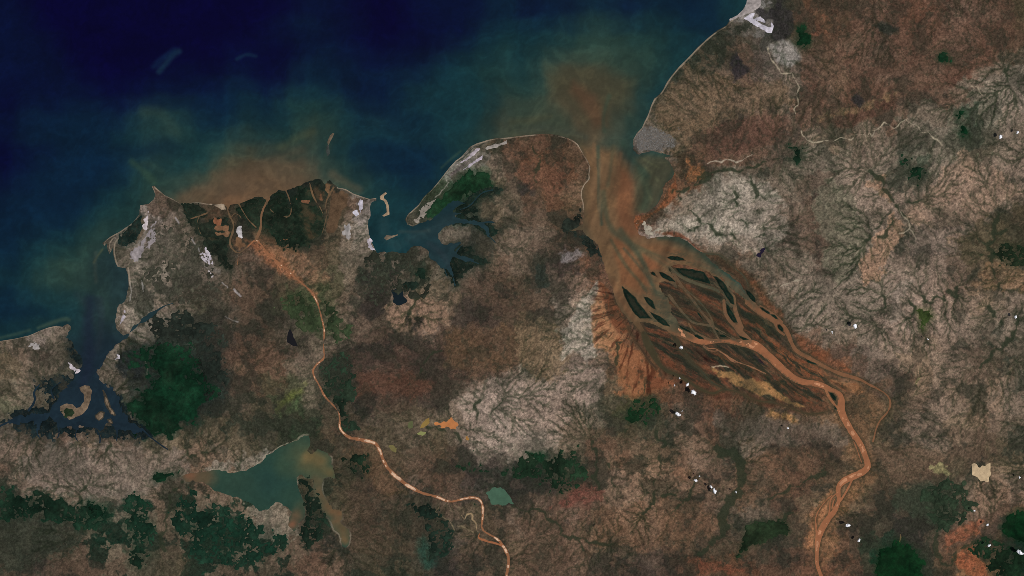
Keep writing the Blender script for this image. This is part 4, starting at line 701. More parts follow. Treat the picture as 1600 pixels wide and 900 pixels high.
WATER_SD = np.maximum(np.maximum(SEA_SD, DELTA_SD), MAHA_SD)
for lab, cat, col, rag, pts in LAKES:
    sl, d = poly_sd(pts, 14)
    d = d + JAG[sl] * rag * 1.6 + rag * .9 * N2[sl]
    LAKE_SDS.append((sl, d))
    np.maximum(WATER_SD[sl], d, out=WATER_SD[sl])

def lerp_to(A, sl, m, col):
    A[sl] += (np.asarray(col, np.float32) - A[sl]) * m[..., None]

def soften(A, k):
    P = np.pad(A, ((1, 1), (1, 1), (0, 0)), mode='edge')
    H = (P[:, :-2] + 2 * P[:, 1:-1] + P[:, 2:]) / 4
    return A + ((H[:-2] + 2 * H[1:-1] + H[2:]) / 4 - A) * k
WC = sample_grid(soften(fill_grid({k: (v,) for k, v in WATERS.items()}, 3), .9), U + WU * .55, V + WV * .55, 0.0, 1.0)
flow = fbm(U * 1.0 + V * .35, V * .18, 10, 4, 71)
far_flow = fbm(U * .25, V, 16, 4, 81)
swirl = fbm(U + WU * 1.5, V + WV * 1.5, 46, 5, 91, .6)
WC = WC * (1 + .16 * swirl[..., None] + .06 * far_flow[..., None])
for col, k, soft, pts in PLUMES:
    sl, d = poly_sd(pts, 20)
    lerp_to(WC, sl, sstep(-soft, soft, d + 3.2 * N1[sl] + 1.0 * N2[sl]) * k, col)
for col, k, w, pts in STREAKS:
    P = [(p[0], p[1], .1) for p in pts]
    sl, d = line_sd(P, band=w * 1.6)
    m = np.clip(1 + d / (w * 1.2) + .3 * N1[sl] + .12 * N2[sl], 0, 1)
    lerp_to(WC, sl, (m * m * (3 - 2 * m)) * k, col)
fil = np.clip(1 - np.abs(fbm(U * .8 + V * .3 + WU * 1.6, V + WV * 1.6, 30, 4, 161, .6)) * 5, 0, 1)
WC = WC * (1 + .10 * fil[..., None] * np.array((1.2, 1.1, .9), np.float32))
bay = sstep(900, 925, U) * sstep(190, 260, V)
WC = WC * (1 + (.22 * bay * flow)[..., None])
for sl, d, col in line_cols:
    m = sstep(-3.0, .6, d) * (1 - sstep(-4.0, 6.0, SEA_SD[sl]))
    lerp_to(WC, sl, m, col)
for (lab, cat, col, rag, pts), (sl, d) in zip(LAKES, LAKE_SDS):
    lerp_to(WC, sl, sstep(-5, -3, d), col)
big_lake = LAKE_SDS[0][0]
for u0, v0, r, col in LAKE_TINTS:
    rr = np.hypot(U[big_lake] - u0 + WU[big_lake] * .5, V[big_lake] - v0 + WV[big_lake] * .5) / r
    lerp_to(WC, big_lake, (1 - sstep(.0, 1.3, rr)) * .97, col)
WC = WC * (1 + .06 * N1 + .05 * N2 + .06 * N3)[..., None]

# ------------------------------------------------------------------ drainage: least-cost trees grown inland from water and valley floors
DS = 1.6
du = np.arange(-60, 1661, DS, dtype=np.float32); dv = np.arange(-60, 961, DS, dtype=np.float32)
DU, DV = np.meshgrid(du, dv)
dh, dw = DU.shape
def bilin(A, X, Y, x0, y0, st):
    gx = np.clip((X - x0) / st, 0, A.shape[1] - 1.001); gy = np.clip((Y - y0) / st, 0, A.shape[0] - 1.001)
    ix, iy = gx.astype(np.int32), gy.astype(np.int32)
    fx, fy = (gx - ix).astype(np.float32), (gy - iy).astype(np.float32)
    return (A[iy, ix] * (1 - fx) + A[iy, ix + 1] * fx) * (1 - fy) + (A[iy + 1, ix] * (1 - fx) + A[iy + 1, ix + 1] * fx) * fy
wat_d = bilin(WATER_SD[core], DU, DV, core_u[0], core_v[0], STEP)
rl = np.random.RandomState(77)
def rough_line(pts, amp=.16, it=3):
    P = np.asarray(pts, float)
    for _ in range(it):
        M = (P[:-1] + P[1:]) / 2
        D = P[1:, :2] - P[:-1, :2]
        M[:, :2] += np.stack([-D[:, 1], D[:, 0]], 1) * rl.normal(0, amp, (len(D), 1))
        M[:, 2] *= rl.uniform(.75, 1.25, len(D))
        out = np.empty((len(P) + len(M), P.shape[1])); out[0::2] = P; out[1::2] = M
        P = out
    return P
VAL_SD = NEG.copy()
for w, pts in VALLEYS:
    sl, d = line_sd(rough_line([(p[0], p[1], w) for p in pts]), band=10, it=1)
    d = d + JAG[sl] * (1.6 + .28 * w) + N2[sl] * .22 * w - .4
    np.maximum(VAL_SD[sl], d, out=VAL_SD[sl])
val_d = bilin(VAL_SD[core], DU, DV, core_u[0], core_v[0], STEP)
land_par = fill_grid(COVER, 9)
par_d = sample_grid(land_par, DU, DV, .1, .9)
rs = np.random.RandomState(5)
cost = (.25 + 1.2 * rs.rand(dh, dw) ** 2 + 1.1 * (.5 + .5 * vnoise(DU, DV, 7, 101)) ** 2 + .5 * (.5 + .5 * vnoise(DU, DV, 24, 102)))
seed = (wat_d > 0) | (val_d > -.5)
seed[:1] = seed[-1:] = True; seed[:, :1] = seed[:, -1:] = True
PW = dw + 2
cost_p = np.pad(cost, 1, constant_values=1).ravel().tolist()
seed_p = np.pad(seed, 1, constant_values=True)
done = seed_p.ravel().tolist()
dist = [1e18] * len(done)
par = [-1] * len(done)
heap = []
rim = seed_p.copy()
inner = np.zeros_like(seed_p)
inner[1:-1, 1:-1] = ~seed_p[1:-1, 1:-1]
near = np.zeros_like(seed_p)
for a in (-1, 0, 1):
    for b in (-1, 0, 1):
        near |= np.roll(np.roll(inner, a, 0), b, 1)
NB = [(1, 1.), (-1, 1.), (PW, 1.), (-PW, 1.), (PW + 1, 1.4142), (PW - 1, 1.4142), (1 - PW, 1.4142), (-1 - PW, 1.4142)]
for i in np.flatnonzero(near & seed_p).tolist():
    for o, L in NB:
        j = i + o
        if 0 <= j < len(done) and not done[j]:
            nd = cost_p[j] * L
            if nd < dist[j]:
                dist[j] = nd; par[j] = i; heap.append((nd, j))
heapq.heapify(heap)
order = []
pop, push = heapq.heappop, heapq.heappush
while heap:
    d0, i = pop(heap)
    if done[i]: continue
    done[i] = True
    order.append(i)
    for o, L in NB:
        j = i + o
        if not done[j]:
            nd = d0 + cost_p[j] * L
            if nd < dist[j]:
                dist[j] = nd; par[j] = i; push(heap, (nd, j))
area = [1.0] * len(done)
for i in reversed(order):
    area[par[i]] += area[i]
rel_p = np.pad(par_d[..., 7], 1, mode='edge').ravel().tolist()
zz = [0.0] * len(done)
for i in order:
    zz[i] = zz[par[i]] + .034 * rel_p[i] * area[i] ** -.38
area = np.array(area).reshape(dh + 2, PW)[1:-1, 1:-1]
ZD = np.array(zz, np.float32).reshape(dh + 2, PW)[1:-1, 1:-1]
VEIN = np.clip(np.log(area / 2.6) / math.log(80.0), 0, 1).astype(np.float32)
VEIN[seed] = np.where(val_d[seed] > -.5, .8, 0)
def blur(A):
    P = np.pad(A, 1, mode='edge')
    H = (P[:, :-2] + 2 * P[:, 1:-1] + P[:, 2:]) / 4
    return (H[:-2] + 2 * H[1:-1] + H[2:]) / 4
VEINB = np.maximum(VEIN, blur(VEIN) * .8)
ZB = blur(ZD)
jx, jy = mirror(U + N3 * 1.0 + N2 * 1.8, -40, 1640), mirror(V + np.roll(N3, 37, 1) * 1.0 + np.roll(N2, 41, 0) * 1.8, -40, 940)
vein = np.clip(bilin(VEINB, jx, jy, du[0], dv[0], DS), 0, 1)
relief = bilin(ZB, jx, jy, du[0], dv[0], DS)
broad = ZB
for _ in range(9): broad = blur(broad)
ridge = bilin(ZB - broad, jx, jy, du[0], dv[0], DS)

# ------------------------------------------------------------------ the land: height and ground colour
inland = -WATER_SD
HZ = np.where(inland > 0, np.minimum(inland * .02, .05), np.maximum(inland * .02, -.1)).astype(np.float32)
HZ += (relief * sstep(1.5, 10, inland)).astype(np.float32)
HZ += sstep(2, 8, inland) * (.012 * N2 + .006 * N3)

LP = sample_grid(soften(soften(land_par, .7), .5), U + WU * 1.0 + N1 * 8 + N2 * 7 + N3 * 4, V + WV * 1.0 + np.roll(N1, 91, 0) * 8 + np.roll(N2, 53, 1) * 7 + np.roll(N3, 29, 0) * 4, .38, .62)
thr = (.5 - LP[..., 6]) * 2.6
tw = np.where(LP[..., 6] > .42, .13, .2)
two = np.clip((PATCH - thr) / tw * .5 + .5, 0, 1)
LC = LP[..., 0:3] + (LP[..., 3:6] - LP[..., 0:3]) * two[..., None]
for col, soft, rag, pts in GROUND:
    sl, d = poly_sd(pts, 14 + soft * 2)
    pa = np.asarray(pts, float); big = (pa[:, 0].max() - pa[:, 0].min()) > 130 and sum(col) > 150
    m = sstep(-soft, soft, d + JAG[sl] * rag * 1.3) * ((.60 + .22 * np.clip(N1[sl] * 2, -1, 1)) if big else (.88 + .12 * np.clip(PATCH[sl], -1, 1)))
    lerp_to(LC, sl, m, col)
DEL = [(978,440),(1000,400),(1040,372),(1095,390),(1150,420),(1190,470),(1235,520),(1290,570),(1345,600),(1310,640),(1240,640),(1160,622),(1090,612),(1030,580),(1000,530)]
sl, d = poly_sd(DEL, 24)
sa, na = (U[sl] * .86 + V[sl] * .51), (V[sl] * .86 - U[sl] * .51)
na = na + 10 * np.sin(sa / 60.0) + 4 * N1[sl]
STR = fbm(sa * .12, na, 6.5, 4, 171, .62); STR = STR / STR.std()
ST2 = fbm(sa * .16, na, 3.4, 3, 191, .6); ST2 = ST2 / ST2.std()
md = sstep(0, 14, d + 6 * N1[sl])
lerp_to(LC, sl, md * .82 * sstep(.4, .8, STR), (34, 41, 33))
lerp_to(LC, sl, md * .7 * sstep(.45, 1.0, -STR), (108, 66, 46))
lerp_to(LC, sl, md * .5 * (1 - sstep(.0, .16, np.abs(STR - .1))), (52, 40, 32))
lerp_to(LC, sl, md * .45 * sstep(.7, 1.2, ST2), (96, 78, 58))
lerp_to(LC, sl, md * .45 * sstep(.8, 1.3, -ST2), (42, 38, 30))
mw = md * sstep(960, 1040, U[sl] + .5 * V[sl] - 240) * (DELTA_SD[sl] < 1.5)
lerp_to(WC, sl, mw * .5 * sstep(.4, 1.0, STR), (54, 62, 50))
lerp_to(WC, sl, mw * .35 * sstep(.5, 1.2, -STR), (112, 80, 58))
lerp_to(WC, sl, mw * .35 * sstep(.7, 1.3, ST2), (50, 56, 46))
for col, soft, rag, pts in GROUND:
    if col == (142, 108, 70):
        sl, d = poly_sd(pts, 14)
        lerp_to(LC, sl, sstep(-2, 2, d + JAG[sl] * rag) * .75, col)
vein_amt = LP[..., 8] * (.76 + .36 * sstep(-.25, .3, fbm(U, V, 110, 3, 201)))
TEX = np.ones((NV, NU), np.float32)
for poly in (DEL, FLATS):
    sl, d = poly_sd(poly, 14)
    TEX[sl] = np.minimum(TEX[sl], 1 - .55 * sstep(-4, 8, d + 5 * N1[sl]))
# fan of shallow rills on the bare mudflat
sl, d = poly_sd(FLATS, 14)
th = np.arctan2(V[sl] - 470, U[sl] - 1010); rr = np.hypot(V[sl] - 470, U[sl] - 1010)
rill = fbm(th * 95 + 2 * N2[sl], rr * .16, 5, 3, 211)
LC[sl] *= (1 - sstep(-2, 6, d)[..., None] * np.clip(sstep(.12, .5, rill) * .42, 0, .42)[..., None] * np.array((.85, 1, 1), np.float32))
plain = 1 - sstep(.45, .85, vein_amt)
scrub = sstep(.75, .98, PATCH + .25 * N3) * (.10 + .24 * plain)
LC += (np.array((46, 47, 38), np.float32) - LC) * scrub[..., None]
bare = sstep(.95, 1.2, -PATCH + .25 * N3) * (.08 + .14 * plain)
LC += (LC * 1.28 + 6 - LC) * bare[..., None]
REF = LC.copy()
FINE = fbm(U, V, 2.6, 2, 131)
SPK = vnoise(U, V, 1.5, 181)
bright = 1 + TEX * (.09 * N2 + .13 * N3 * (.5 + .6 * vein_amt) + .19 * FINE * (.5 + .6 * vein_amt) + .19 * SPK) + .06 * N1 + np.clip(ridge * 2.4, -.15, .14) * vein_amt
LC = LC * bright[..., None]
# dots of bush on open ground, wooded gullies and valley floors
squig = np.clip(1 - np.abs(fbm(U + 2 * N3, V + 2 * N2, 8, 3, 141)) * 13, 0, 1)
squig2 = np.clip(1 - np.abs(fbm(U + N3, V + N3, 4.6, 2, 151)) * 7, 0, 1)
LC *= 1 - ((.16 * squig + .07 * squig2) * vein_amt)[..., None] * np.array((1, .94, .96), np.float32)
bush = sstep(.30, .5, fbm(U, V, 5.5, 2, 121)) * (1 - sstep(0.5, 2.0, np.abs(thr - .4)))
LC += (np.array((46, 48, 38), np.float32) - LC) * (bush * .4)[..., None]
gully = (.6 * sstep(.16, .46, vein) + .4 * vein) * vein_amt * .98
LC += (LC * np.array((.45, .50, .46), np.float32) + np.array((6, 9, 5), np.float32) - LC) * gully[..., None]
def regional(A, n=28):
    h, w = A.shape[0] // n * n, A.shape[1] // n * n
    B = A[:h, :w].reshape(h // n, n, w // n, n, 3).mean((1, 3))
    for _ in range(2):
        P = np.pad(B, ((1, 1), (1, 1), (0, 0)), mode='edge')
        H = (P[:, :-2] + 2 * P[:, 1:-1] + P[:, 2:]) / 4
        B = (H[:-2] + 2 * H[1:-1] + H[2:]) / 4
    return B
RATIO = regional(REF[core], 28) / np.maximum(regional(LC[core], 28), 4)
RATIO = np.clip(RATIO, .7, 1.3)
MU, MV = mirror(U, -40, 1640), mirror(V, -40, 940)
LC *= np.stack([bilin(RATIO[..., k], MU, MV, core_u[0] + 14 * STEP, core_v[0] + 14 * STEP, 28 * STEP) for k in range(3)], -1)
vm = sstep(-1.0, .8, VAL_SD) * .72
LC += (np.array((43, 50, 37), np.float32) - LC) * vm[..., None]
# mud margin beside rivers and bays
mud = (1 - sstep(0.0, 5.0, np.abs(np.minimum(DELTA_SD, 0)))) * (DELTA_SD > -6)
LC += (np.array((66, 58, 42), np.float32) - LC) * (mud * .55)[..., None]
for col, k, w, pts in LINES:
    sl, d = line_sd(rough_line([(p[0] + .0, p[1], w * .7) for p in pts], .07, 2), band=8, it=1)
    d = d + .6 * JAG[sl]
    lerp_to(LC, sl, sstep(-.8, .4, d + .7 * N2[sl]) * k * (.85 + .15 * N3[sl]), col)
for line in BEACH:
    sl, d = line_sd([(p[0], p[1], 1.5) for p in line], band=8)
    lerp_to(LC, sl, sstep(-.8, .6, d + .8 * N2[sl] + 1.5 * N1[sl] - .1) * .8, (160, 143, 125))
for lab, cat, col, rag, pts in (LAKES[0],):
    d = LAKE_SDS[0][1]; sl = LAKE_SDS[0][0]
    lerp_to(LC, sl, (1 - sstep(.4, 2.2, np.abs(d + 1.2))) * sstep(-.1, .5, N1[sl] + .3 * N2[sl]) * .6, (150, 140, 122))
CLEAR_SD = NEG.copy()
for col, pts in CLEAR:
    sl, d = poly_sd(pts, 10)
    d = d + JAG[sl] * 2.6 + 2.5 * N2[sl] - (1.6 * squig[sl] if len(pts) > 9 else 0)
    np.maximum(CLEAR_SD[sl], d, out=CLEAR_SD[sl])
    lerp_to(LC, sl, sstep(-1.2, 1.0, d), np.array(col, np.float32) * (1 + .18 * N2[sl] + .14 * N3[sl])[..., None])
for lab, col, rag, pts in WOODS:
    sl, d = poly_sd(pts, 14)
    lerp_to(LC, sl, sstep(-11, 4, d + JAG[sl] * rag * 1.4 + 3 * N2[sl]) * (.08 if 'scattered' in lab else .22 if rag >= 6 and 'smooth' not in lab else .5) * (CLEAR_SD[sl] < -1), np.array(col) * 1.15)
sl, d = poly_sd(TOWN, 14)
lerp_to(LC, sl, sstep(-3, 4, d + JAG[sl] * 4) * .6, np.array((98, 94, 91), np.float32) * (1 + .3 * N3[sl])[..., None])
LC = np.clip(LC, 8, 240)

# ------------------------------------------------------------------ meshes
def make_mesh(name, co, quads, cols, mat, smooth=True):
    me = bpy.data.meshes.new(name)
    me.vertices.add(len(co)); me.vertices.foreach_set('co', np.ascontiguousarray(co, np.float32).ravel())
    q = np.ascontiguousarray(quads, np.int32)
    me.loops.add(q.size); me.loops.foreach_set('vertex_index', q.ravel())
    me.polygons.add(len(q)); me.polygons.foreach_set('loop_start', np.arange(0, q.size, 4, dtype=np.int32))
    me.polygons.foreach_set('use_smooth', np.full(len(q), smooth))
    me.update(calc_edges=True)
    if cols is not None:
        at = me.attributes.new('ground_colour', 'FLOAT_COLOR', 'POINT')
        rgba = np.ones((len(co), 4), np.float32); rgba[:, :3] = albedo(cols)
        at.data.foreach_set('color', rgba.ravel())
    me.materials.append(mat)
    o = bpy.data.objects.new(name, me)
    scene.collection.objects.link(o)
    return o

def grid_patch(name, sl, keep_cell, z, cols, mat, st=1):
    """mesh of the kept cells of a window of the grid"""
    x = U[sl][::st, ::st]; y = V[sl][::st, ::st]
    h, w = x.shape
    idx = np.full(h * w, -1, np.int64)
    jj, ii = np.nonzero(keep_cell)
    a = jj * w + ii
    quads = np.stack([a + w, a + w + 1, a + 1, a], 1)
    used = np.unique(quads)
    idx[used] = np.arange(len(used))
    co = np.stack([(x.ravel()[used] - 800) / 10, (450 - y.ravel()[used]) / 10, z.ravel()[used]], 1)
    return make_mesh(name, co, idx[quads], cols.reshape(-1, 3)[used], mat)

def cells(mask):
    return mask[:-1, :-1] | mask[1:, :-1] | mask[:-1, 1:] | mask[1:, 1:]

def tag(o, label=None, cat=None, group=None, kind=None):
    if label: o['label'] = label
    if cat: o['category'] = cat
    if group: o['group'] = group
    if kind: o['kind'] = kind
    return o

def ground_mat(name, rough, spec, scales, amount, bump=0.0):
    m = bpy.data.materials.new(name); m.use_nodes = True
    nt = m.node_tree; N = nt.nodes; L = nt.links
    b = N['Principled BSDF']
    b.inputs['Roughness'].default_value = rough
    b.inputs['Specular IOR Level'].default_value = spec
    at = N.new('ShaderNodeAttribute'); at.attribute_name = 'ground_colour'
    tc = N.new('ShaderNodeTexCoord')
    prev = at.outputs['Color']
    for s, k in zip(scales, amount):
        n = N.new('ShaderNodeTexNoise'); n.inputs['Scale'].default_value = s
        n.inputs['Detail'].default_value = 4; n.inputs['Roughness'].default_value = .65
        L.new(tc.outputs['Object'], n.inputs['Vector'])
        r = N.new('ShaderNodeMapRange')
        r.inputs['From Min'].default_value = .25; r.inputs['From Max'].default_value = .75
        r.inputs['To Min'].default_value = 1 - k; r.inputs['To Max'].default_value = 1 + k
        L.new(n.outputs['Fac'], r.inputs['Value'])
        mx = N.new('ShaderNodeVectorMath'); mx.operation = 'SCALE'
        L.new(prev, mx.inputs[0]); L.new(r.outputs[0], mx.inputs['Scale'])
        prev = mx.outputs[0]
    L.new(prev, b.inputs['Base Color'])
    if bump:
        n = N.new('ShaderNodeTexNoise'); n.inputs['Scale'].default_value = scales[-1]; n.inputs['Detail'].default_value = 5
        L.new(tc.outputs['Object'], n.inputs['Vector'])
        bp = N.new('ShaderNodeBump'); bp.inputs['Strength'].default_value = bump; bp.inputs['Distance'].default_value = .05
        L.new(n.outputs['Fac'], bp.inputs['Height']); L.new(bp.outputs[0], b.inputs['Normal'])
    return m

M_LAND = ground_mat('dry_ground', 1.0, .05, (2.2, 7.0), (.10, .26), .35)
M_WATER = ground_mat('turbid_water', .5, .03, (.9, 4.0), (.04, .07))
M_CANOPY = ground_mat('tree_canopy', 1.0, .05, (3.0, 8.0), (.14, .26), .5)
M_SALT = ground_mat('salt_and_sand', .9, .2, (2.5, 6.0), (.10, .16), .2)

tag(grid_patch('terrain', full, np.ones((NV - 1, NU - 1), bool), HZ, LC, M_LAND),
    'brown and grey dry land cut by gullies around the estuary', 'terrain', kind='structure')

# water sheets, each cell belongs to one body of water
S2 = (slice(0, NV, 2), slice(0, NU, 2))
stack = [SEA_SD[S2], DELTA_SD[S2], MAHA_SD[S2]]
for sl, d in LAKE_SDS:
    f = NEG.copy(); f[sl] = d; stack.append(f[S2])
K = np.stack([np.maximum(np.maximum(a[:-1, :-1], a[1:, :-1]), np.maximum(a[:-1, 1:], a[1:, 1:])) for a in stack])
owner = K.argmax(0); best = K.max(0)
wz = np.zeros(U[::2, ::2].shape, np.float32)
wcol = np.clip(WC, 1, 235)[::2, ::2]
names = [('sea', 'dark blue sea clouded by green and brown silt along the coast', 'sea'),
         ('river', 'wide orange river fanning into braided channels toward the estuary', 'river'),
         ('river', 'narrow sandy river winding from the lower middle to the western delta', 'river')]
names += [('lake' if c == 'lake' else 'pond', lab, c) for lab, c, _, _, _ in LAKES]
for k, (nm, lab, c) in enumerate(names):
    tag(grid_patch(nm, full, (owner == k) & (best > -5), wz, wcol, M_WATER, 2), lab, c, kind='structure')

GZ = np.maximum(HZ, 0)
def raised(name, sl, d, h, slope, cols, mat, base=None, rough=.0, keep=-2.5):
    """a low body that rises out of the ground or water where d > 0"""
    b = GZ[sl] if base is None else base
    up = np.clip(d * slope, -.06, h)
    z = b + up + rough * np.maximum(up, 0) / h * (N2[sl] + 1.2 * N3[sl])
    return grid_patch(name, sl, cells(d > keep), z, np.clip(cols, 6, 240), mat)

def tint(sl, col, a2=.16, a3=.18):
    return np.asarray(col, np.float32) * (1 + a2 * N2[sl] + a3 * N3[sl] + .1 * N1[sl])[..., None]

def root_at(name, pts, z=0.0):
    p = np.mean(np.asarray(pts, float), 0)
    e = bpy.data.objects.new(name, None); scene.collection.objects.link(e)
    e.location = ((p[0] - 800) / 10, (450 - p[1]) / 10, z); e.empty_display_size = .3
    return e
def child(o, root):
    o.parent = root
    o.matrix_parent_inverse.identity()
    o.location = tuple(-c for c in root.location)
for lab, pts in ISLANDS:
    sl, d = poly_sd(pts, 8)
    d = d + JAG[sl] * .9 + .5 * N2[sl]
    brown = 'brown' in lab
    isl = tag(root_at('island', pts), lab, 'island', 'mangrove islands in the river delta')
    rim = tint(sl, (58, 54, 41) if not brown else (78, 60, 44))
    child(raised('mud_bank', sl, d, .035, .02, rim, M_LAND), isl)
    core_sd = d - .8 + .5 * N3[sl]
    if brown:
        core_sd = np.minimum(core_sd, 4.2 - d + JAG[sl])
    core_sd = np.maximum(core_sd, d - 1.6) if not (core_sd > .3).any() else core_sd
    if (core_sd > 0).any():
        inner = tint(sl, (20, 35, 28), .2, .25)
        inner += (np.array((52, 46, 36), np.float32) - inner) * (sstep(2.6, 5.5, d + 2 * N2[sl]) * .6)[..., None]
        child(raised('mangrove_canopy', sl, core_sd, .05, .03, inner, M_CANOPY, base=GZ[sl] + np.clip(d * .02, -.06, .035), rough=.012), isl)
for lab, col, pts in SAND_ISLETS:
    sl, d = poly_sd(pts, 8)
    tag(raised('islet', sl, d + .5 + JAG[sl] * .4, .04, .02, tint(sl, col), M_SALT), lab, 'islet')
for n, (lab, pts) in enumerate(BAY_ISLES):
    sl, d = poly_sd(pts, 8)
    d = d + JAG[sl] * 1.2 + .5 * N2[sl]
    isl = tag(root_at('island', pts), lab, 'island', 'islands in the dark western bay')
    child(raised('dry_ground', sl, d, .06, .02, tint(sl, (108, 92, 76), .2, .25), M_LAND, rough=.02), isl)
    if n == 0:
        sl2, d2 = poly_sd([(97, 642), (104, 636), (113, 638), (117, 645), (112, 651), (103, 651)], 8)
        child(raised('scrub_canopy', sl2, d2 + JAG[sl2] * 1.6, .05, .02, tint(sl2, (36, 50, 34)), M_CANOPY, base=GZ[sl2] + .055, rough=.012), isl)
    else:
        child(raised('muddy_rim', sl, np.minimum(d + 1.1, 1.4 - d), .01, .02, tint(sl, (58, 54, 46)), M_LAND, base=np.full(d.shape, .004, np.float32)), isl)
for lab, col, rag, pts in WOODS:
    sl, d = poly_sd(pts, 16)
    broken = 1.0 if rag >= 6 and 'smooth' not in lab and 'fringe' not in lab else 0.0
    dd = np.minimum(d + JAG[sl] * rag * 1.5, 9) + 3.0 * N2[sl] + 2.2 * N3[sl] + 1.4 * FINE[sl] - np.maximum(PATCH[sl] - 1.4, 0) * 4
    if broken:
        off = -1.0 if 'scattered' in lab else 1.3
        dd = np.minimum(np.minimum(d + JAG[sl] * rag * 1.5, 5) + 2 * N2[sl], 7 * N2[sl] + 5 * N3[sl] + 3 * FINE[sl] - 1.2 * PATCH[sl] + off)
    nm = 'mangrove' if 'mangrove' in lab else 'forest'
    dd = np.minimum(dd, .2 - np.maximum(MAHA_SD[sl], np.where(SEA_SD[sl] > 0, SEA_SD[sl], -9)))
    dd = np.minimum(dd, -CLEAR_SD[sl] + .3)
    mix = tint(sl, col, .22, .26) * (1 + .10 * np.clip(PATCH[sl], -2, 2))[..., None] + np.maximum(N1[sl], 0)[..., None] * np.array((16, 12, 10), np.float32)
    if nm == 'mangrove':
        k = np.clip(squig[sl] * 1.1, 0, 1) * .55
        mix += (np.array((58, 55, 45), np.float32) - mix) * k[..., None]
        k = sstep(.35, .8, PATCH[sl]) * sstep(440, 500, U[sl]) * (U[sl] < 600) * .35 + sstep(1.1, 1.5, PATCH[sl]) * (U[sl] < 600) * .35
        mix += (np.array((78, 60, 44), np.float32) - mix) * np.clip(k, 0, 1)[..., None]
    tag(raised(nm, sl, dd, .05, .016, mix, M_CANOPY, rough=.018), lab, nm, kind='stuff')
for lab, col, rag, pts in SALT:
    sl, d = poly_sd(pts, 12)
    dd = np.clip((d + JAG[sl] * rag * .8) * .55, -4, 1.3) + min(rag, 3) * (N2[sl] * .9 + .6 * N3[sl] + .5 * FINE[sl]) - np.where(rag > 1.5, .6, 0.)
    tag(raised('salt_flat' if 'salt' in lab else 'sand_flat', sl, dd, .012, .012, tint(sl, np.array(col) * .94, .16, .2), M_SALT), lab, 'salt flat' if 'salt' in lab else 'sand', kind='structure')
lab, col, pts = DRY_LAKE
sl, d = poly_sd(pts, 10)
tag(raised('dry_lake_bed', sl, d + JAG[sl] * .5, .012, .02, tint(sl, col, .03, .05), M_SALT), lab, 'lake bed', kind='structure')

# pale bars of sand left bare in the western river
sl, d = maha_bar
bars = np.minimum(d - 1.3 + .8 * N3[sl], 5.5 * (N2[sl] * 1.2 + .7 * N1[sl] - .14 + .16 * sstep(660, 700, V[sl]) - .3 * (1 - sstep(430, 500, V[sl]))))
tag(raised('sand_bar', sl, bars, .02, .012, tint(sl, (196, 162, 136), .12, .14), M_SALT, base=np.zeros_like(bars), keep=-1.2),
    'pale pinkish sand bars bared along the narrow sandy river', 'sand bars', kind='stuff')

for key, lab, c in (('main', 'pale orange sand bars bared along the wide orange river', (176, 124, 92)),):
    sl, d = line_sd(DELTA[key][1])
    bars = np.minimum(d - 1.6, 5.5 * (N2[sl] * 1.2 + .6 * N1[sl] - .26 + .12 * sstep(730, 780, V[sl]) - .2 * (V[sl] < 640)))
    tag(raised('sand_bar', sl, bars, .02, .012, tint(sl, c, .08, .1), M_SALT, base=np.zeros_like(bars), keep=-1.2), lab, 'sand bars', kind='stuff')

# ------------------------------------------------------------------ the port town: a mass of small roofs
def plain(name, col, rough=.9):
    m = bpy.data.materials.new(name); m.use_nodes = True
    nt = m.node_tree; b = nt.nodes['Principled BSDF']
    n = nt.nodes.new('ShaderNodeTexNoise'); n.inputs['Scale'].default_value = 3.0
    r = nt.nodes.new('ShaderNodeValToRGB')
    a = albedo(col)
    r.color_ramp.elements[0].color = (*(a * .6), 1); r.color_ramp.elements[1].color = (*np.clip(a * 1.35, 0, .92), 1)
    r.color_ramp.elements[0].position = .3; r.color_ramp.elements[1].position = .7
    nt.links.new(n.outputs['Fac'], r.inputs['Fac']); nt.links.new(r.outputs['Color'], b.inputs['Base Color'])
    b.inputs['Roughness'].default_value = rough
    return m
rs = np.random.RandomState(9)
sl, d = poly_sd(TOWN, 10)
ok = np.argwhere((d + JAG[sl] * 9 + 7 * N2[sl] - 1 > 0) & (inland[sl] > 1.5))
pick = ok[rs.permutation(len(ok))[:1300]]
vv, ff, cc = [], [], []
palette = [(108, 105, 103), (102, 99, 97), (120, 117, 113), (98, 95, 92), (106, 98, 90), (92, 90, 87), (104, 102, 100), (96, 93, 89)]
for j, i in pick:
    x, y = (us[sl[1].start + i] + rs.uniform(-.6, .6) - 800) / 10, (450 - vs[sl[0].start + j] + rs.uniform(-.6, .6)) / 10
    z = GZ[sl][j, i]; a = rs.uniform(-.3, .3) + .5
    w, l, h = rs.uniform(.05, .13), rs.uniform(.05, .16), rs.uniform(.004, .014)
    ca, sa = math.cos(a), math.sin(a); n = len(vv)
    for zz_ in (z - .04, z + h):
        for px, py in ((-w, -l), (w, -l), (w, l), (-w, l)):
            vv.append((x + (px * ca - py * sa) / 2, y + (px * sa + py * ca) / 2, zz_))
    ff += [(n + 4, n + 5, n + 6, n + 7), (n, n + 1, n + 5, n + 4), (n + 1, n + 2, n + 6, n + 5), (n + 2, n + 3, n + 7, n + 6), (n + 3, n, n + 4, n + 7)]
    cc += [palette[rs.randint(len(palette))]] * 8
tag(make_mesh('town', np.array(vv), ff, np.array(cc, np.float32), M_SALT, False), 'grey port town of tiny pale roofs on the headland by the estuary mouth', 'town', kind='stuff')

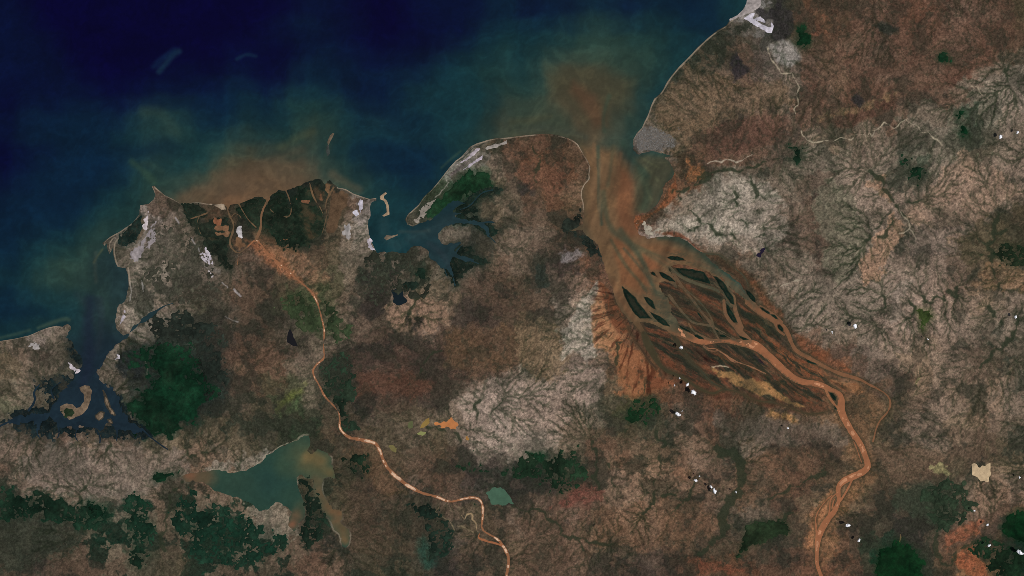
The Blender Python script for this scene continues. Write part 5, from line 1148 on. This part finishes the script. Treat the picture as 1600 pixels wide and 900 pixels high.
# ------------------------------------------------------------------ fair-weather clouds and the shadows they cast
from mathutils import noise as mnoise
import bmesh
M_CLOUD = bpy.data.materials.new('cloud'); M_CLOUD.use_nodes = True
cb = M_CLOUD.node_tree.nodes['Principled BSDF']
cb.inputs['Base Color'].default_value = (.93, .93, .95, 1); cb.inputs['Roughness'].default_value = 1
cb.inputs['Specular IOR Level'].default_value = 0
M_THIN = M_CLOUD.copy(); M_THIN.name = 'thin_cloud'
nt = M_THIN.node_tree
mixn = nt.nodes.new('ShaderNodeMixShader'); trn = nt.nodes.new('ShaderNodeBsdfTransparent')
mixn.inputs[0].default_value = .55
nt.links.new(trn.outputs[0], mixn.inputs[1]); nt.links.new(nt.nodes['Principled BSDF'].outputs[0], mixn.inputs[2])
nt.links.new(mixn.outputs[0], nt.nodes['Material Output'].inputs['Surface'])
CZ = 1.45
for n, (u, v, r, lab) in enumerate(CLOUDS):
    rs = np.random.RandomState(300 + n)
    faint = any(w in lab for w in ('faint', 'thin', 'wisp'))
    R = r / 10 * 1.0
    bm = bmesh.new()
    ang0 = rs.uniform(0, 6.28); st = rs.uniform(1.0, 1.5)
    count = int(9 + r * 2.2) if not faint else int(7 + r * 2)
    for k in range(count):
        q = math.sqrt(rs.rand()) * (.9 if faint else .78) * (0 if k == 0 else 1); a = rs.uniform(0, 6.28)
        px, py = q * math.cos(a) * st, q * math.sin(a) / st
        px, py = (px * .68, py * .68) if faint else (px * .86, py * .86)
        X = R * (px * math.cos(ang0) - py * math.sin(ang0)); Y = R * (px * math.sin(ang0) + py * math.cos(ang0))
        s = R * rs.uniform(.2, .42) * (1.15 - .6 * q) * (.72 if faint else 1)
        g = bmesh.ops.create_icosphere(bm, subdivisions=3, radius=s)
        Z = R * .3 * (1 - q) * rs.uniform(.3, 1)
        off = Vector((n * 7.1, k * 3.3, 0))
        for vert in g['verts']:
            p = vert.co.copy(); t = mnoise.fractal(p * (1.6 / s) + off, 1.0, 2.0, 4)
            vert.co = p * (1 + .42 * t); vert.co.z *= .75
            vert.co += Vector((X, Y, Z))
        if q > .5 and not faint:
            for fc in {f for vert in g['verts'] for f in vert.link_faces}: fc.material_index = 1
    me = bpy.data.meshes.new('cloud'); bm.to_mesh(me); bm.free()
    for p in me.polygons: p.use_smooth = True
    me.materials.append(M_THIN if faint else M_CLOUD); me.materials.append(M_THIN)
    o = bpy.data.objects.new('cloud', me); scene.collection.objects.link(o)
    f = (CAM_H - CZ) / CAM_H
    o.location = ((u - 800) / 10 * f, (450 - v) / 10 * f, CZ)
    tag(o, lab, 'cloud', 'small white clouds over the land')
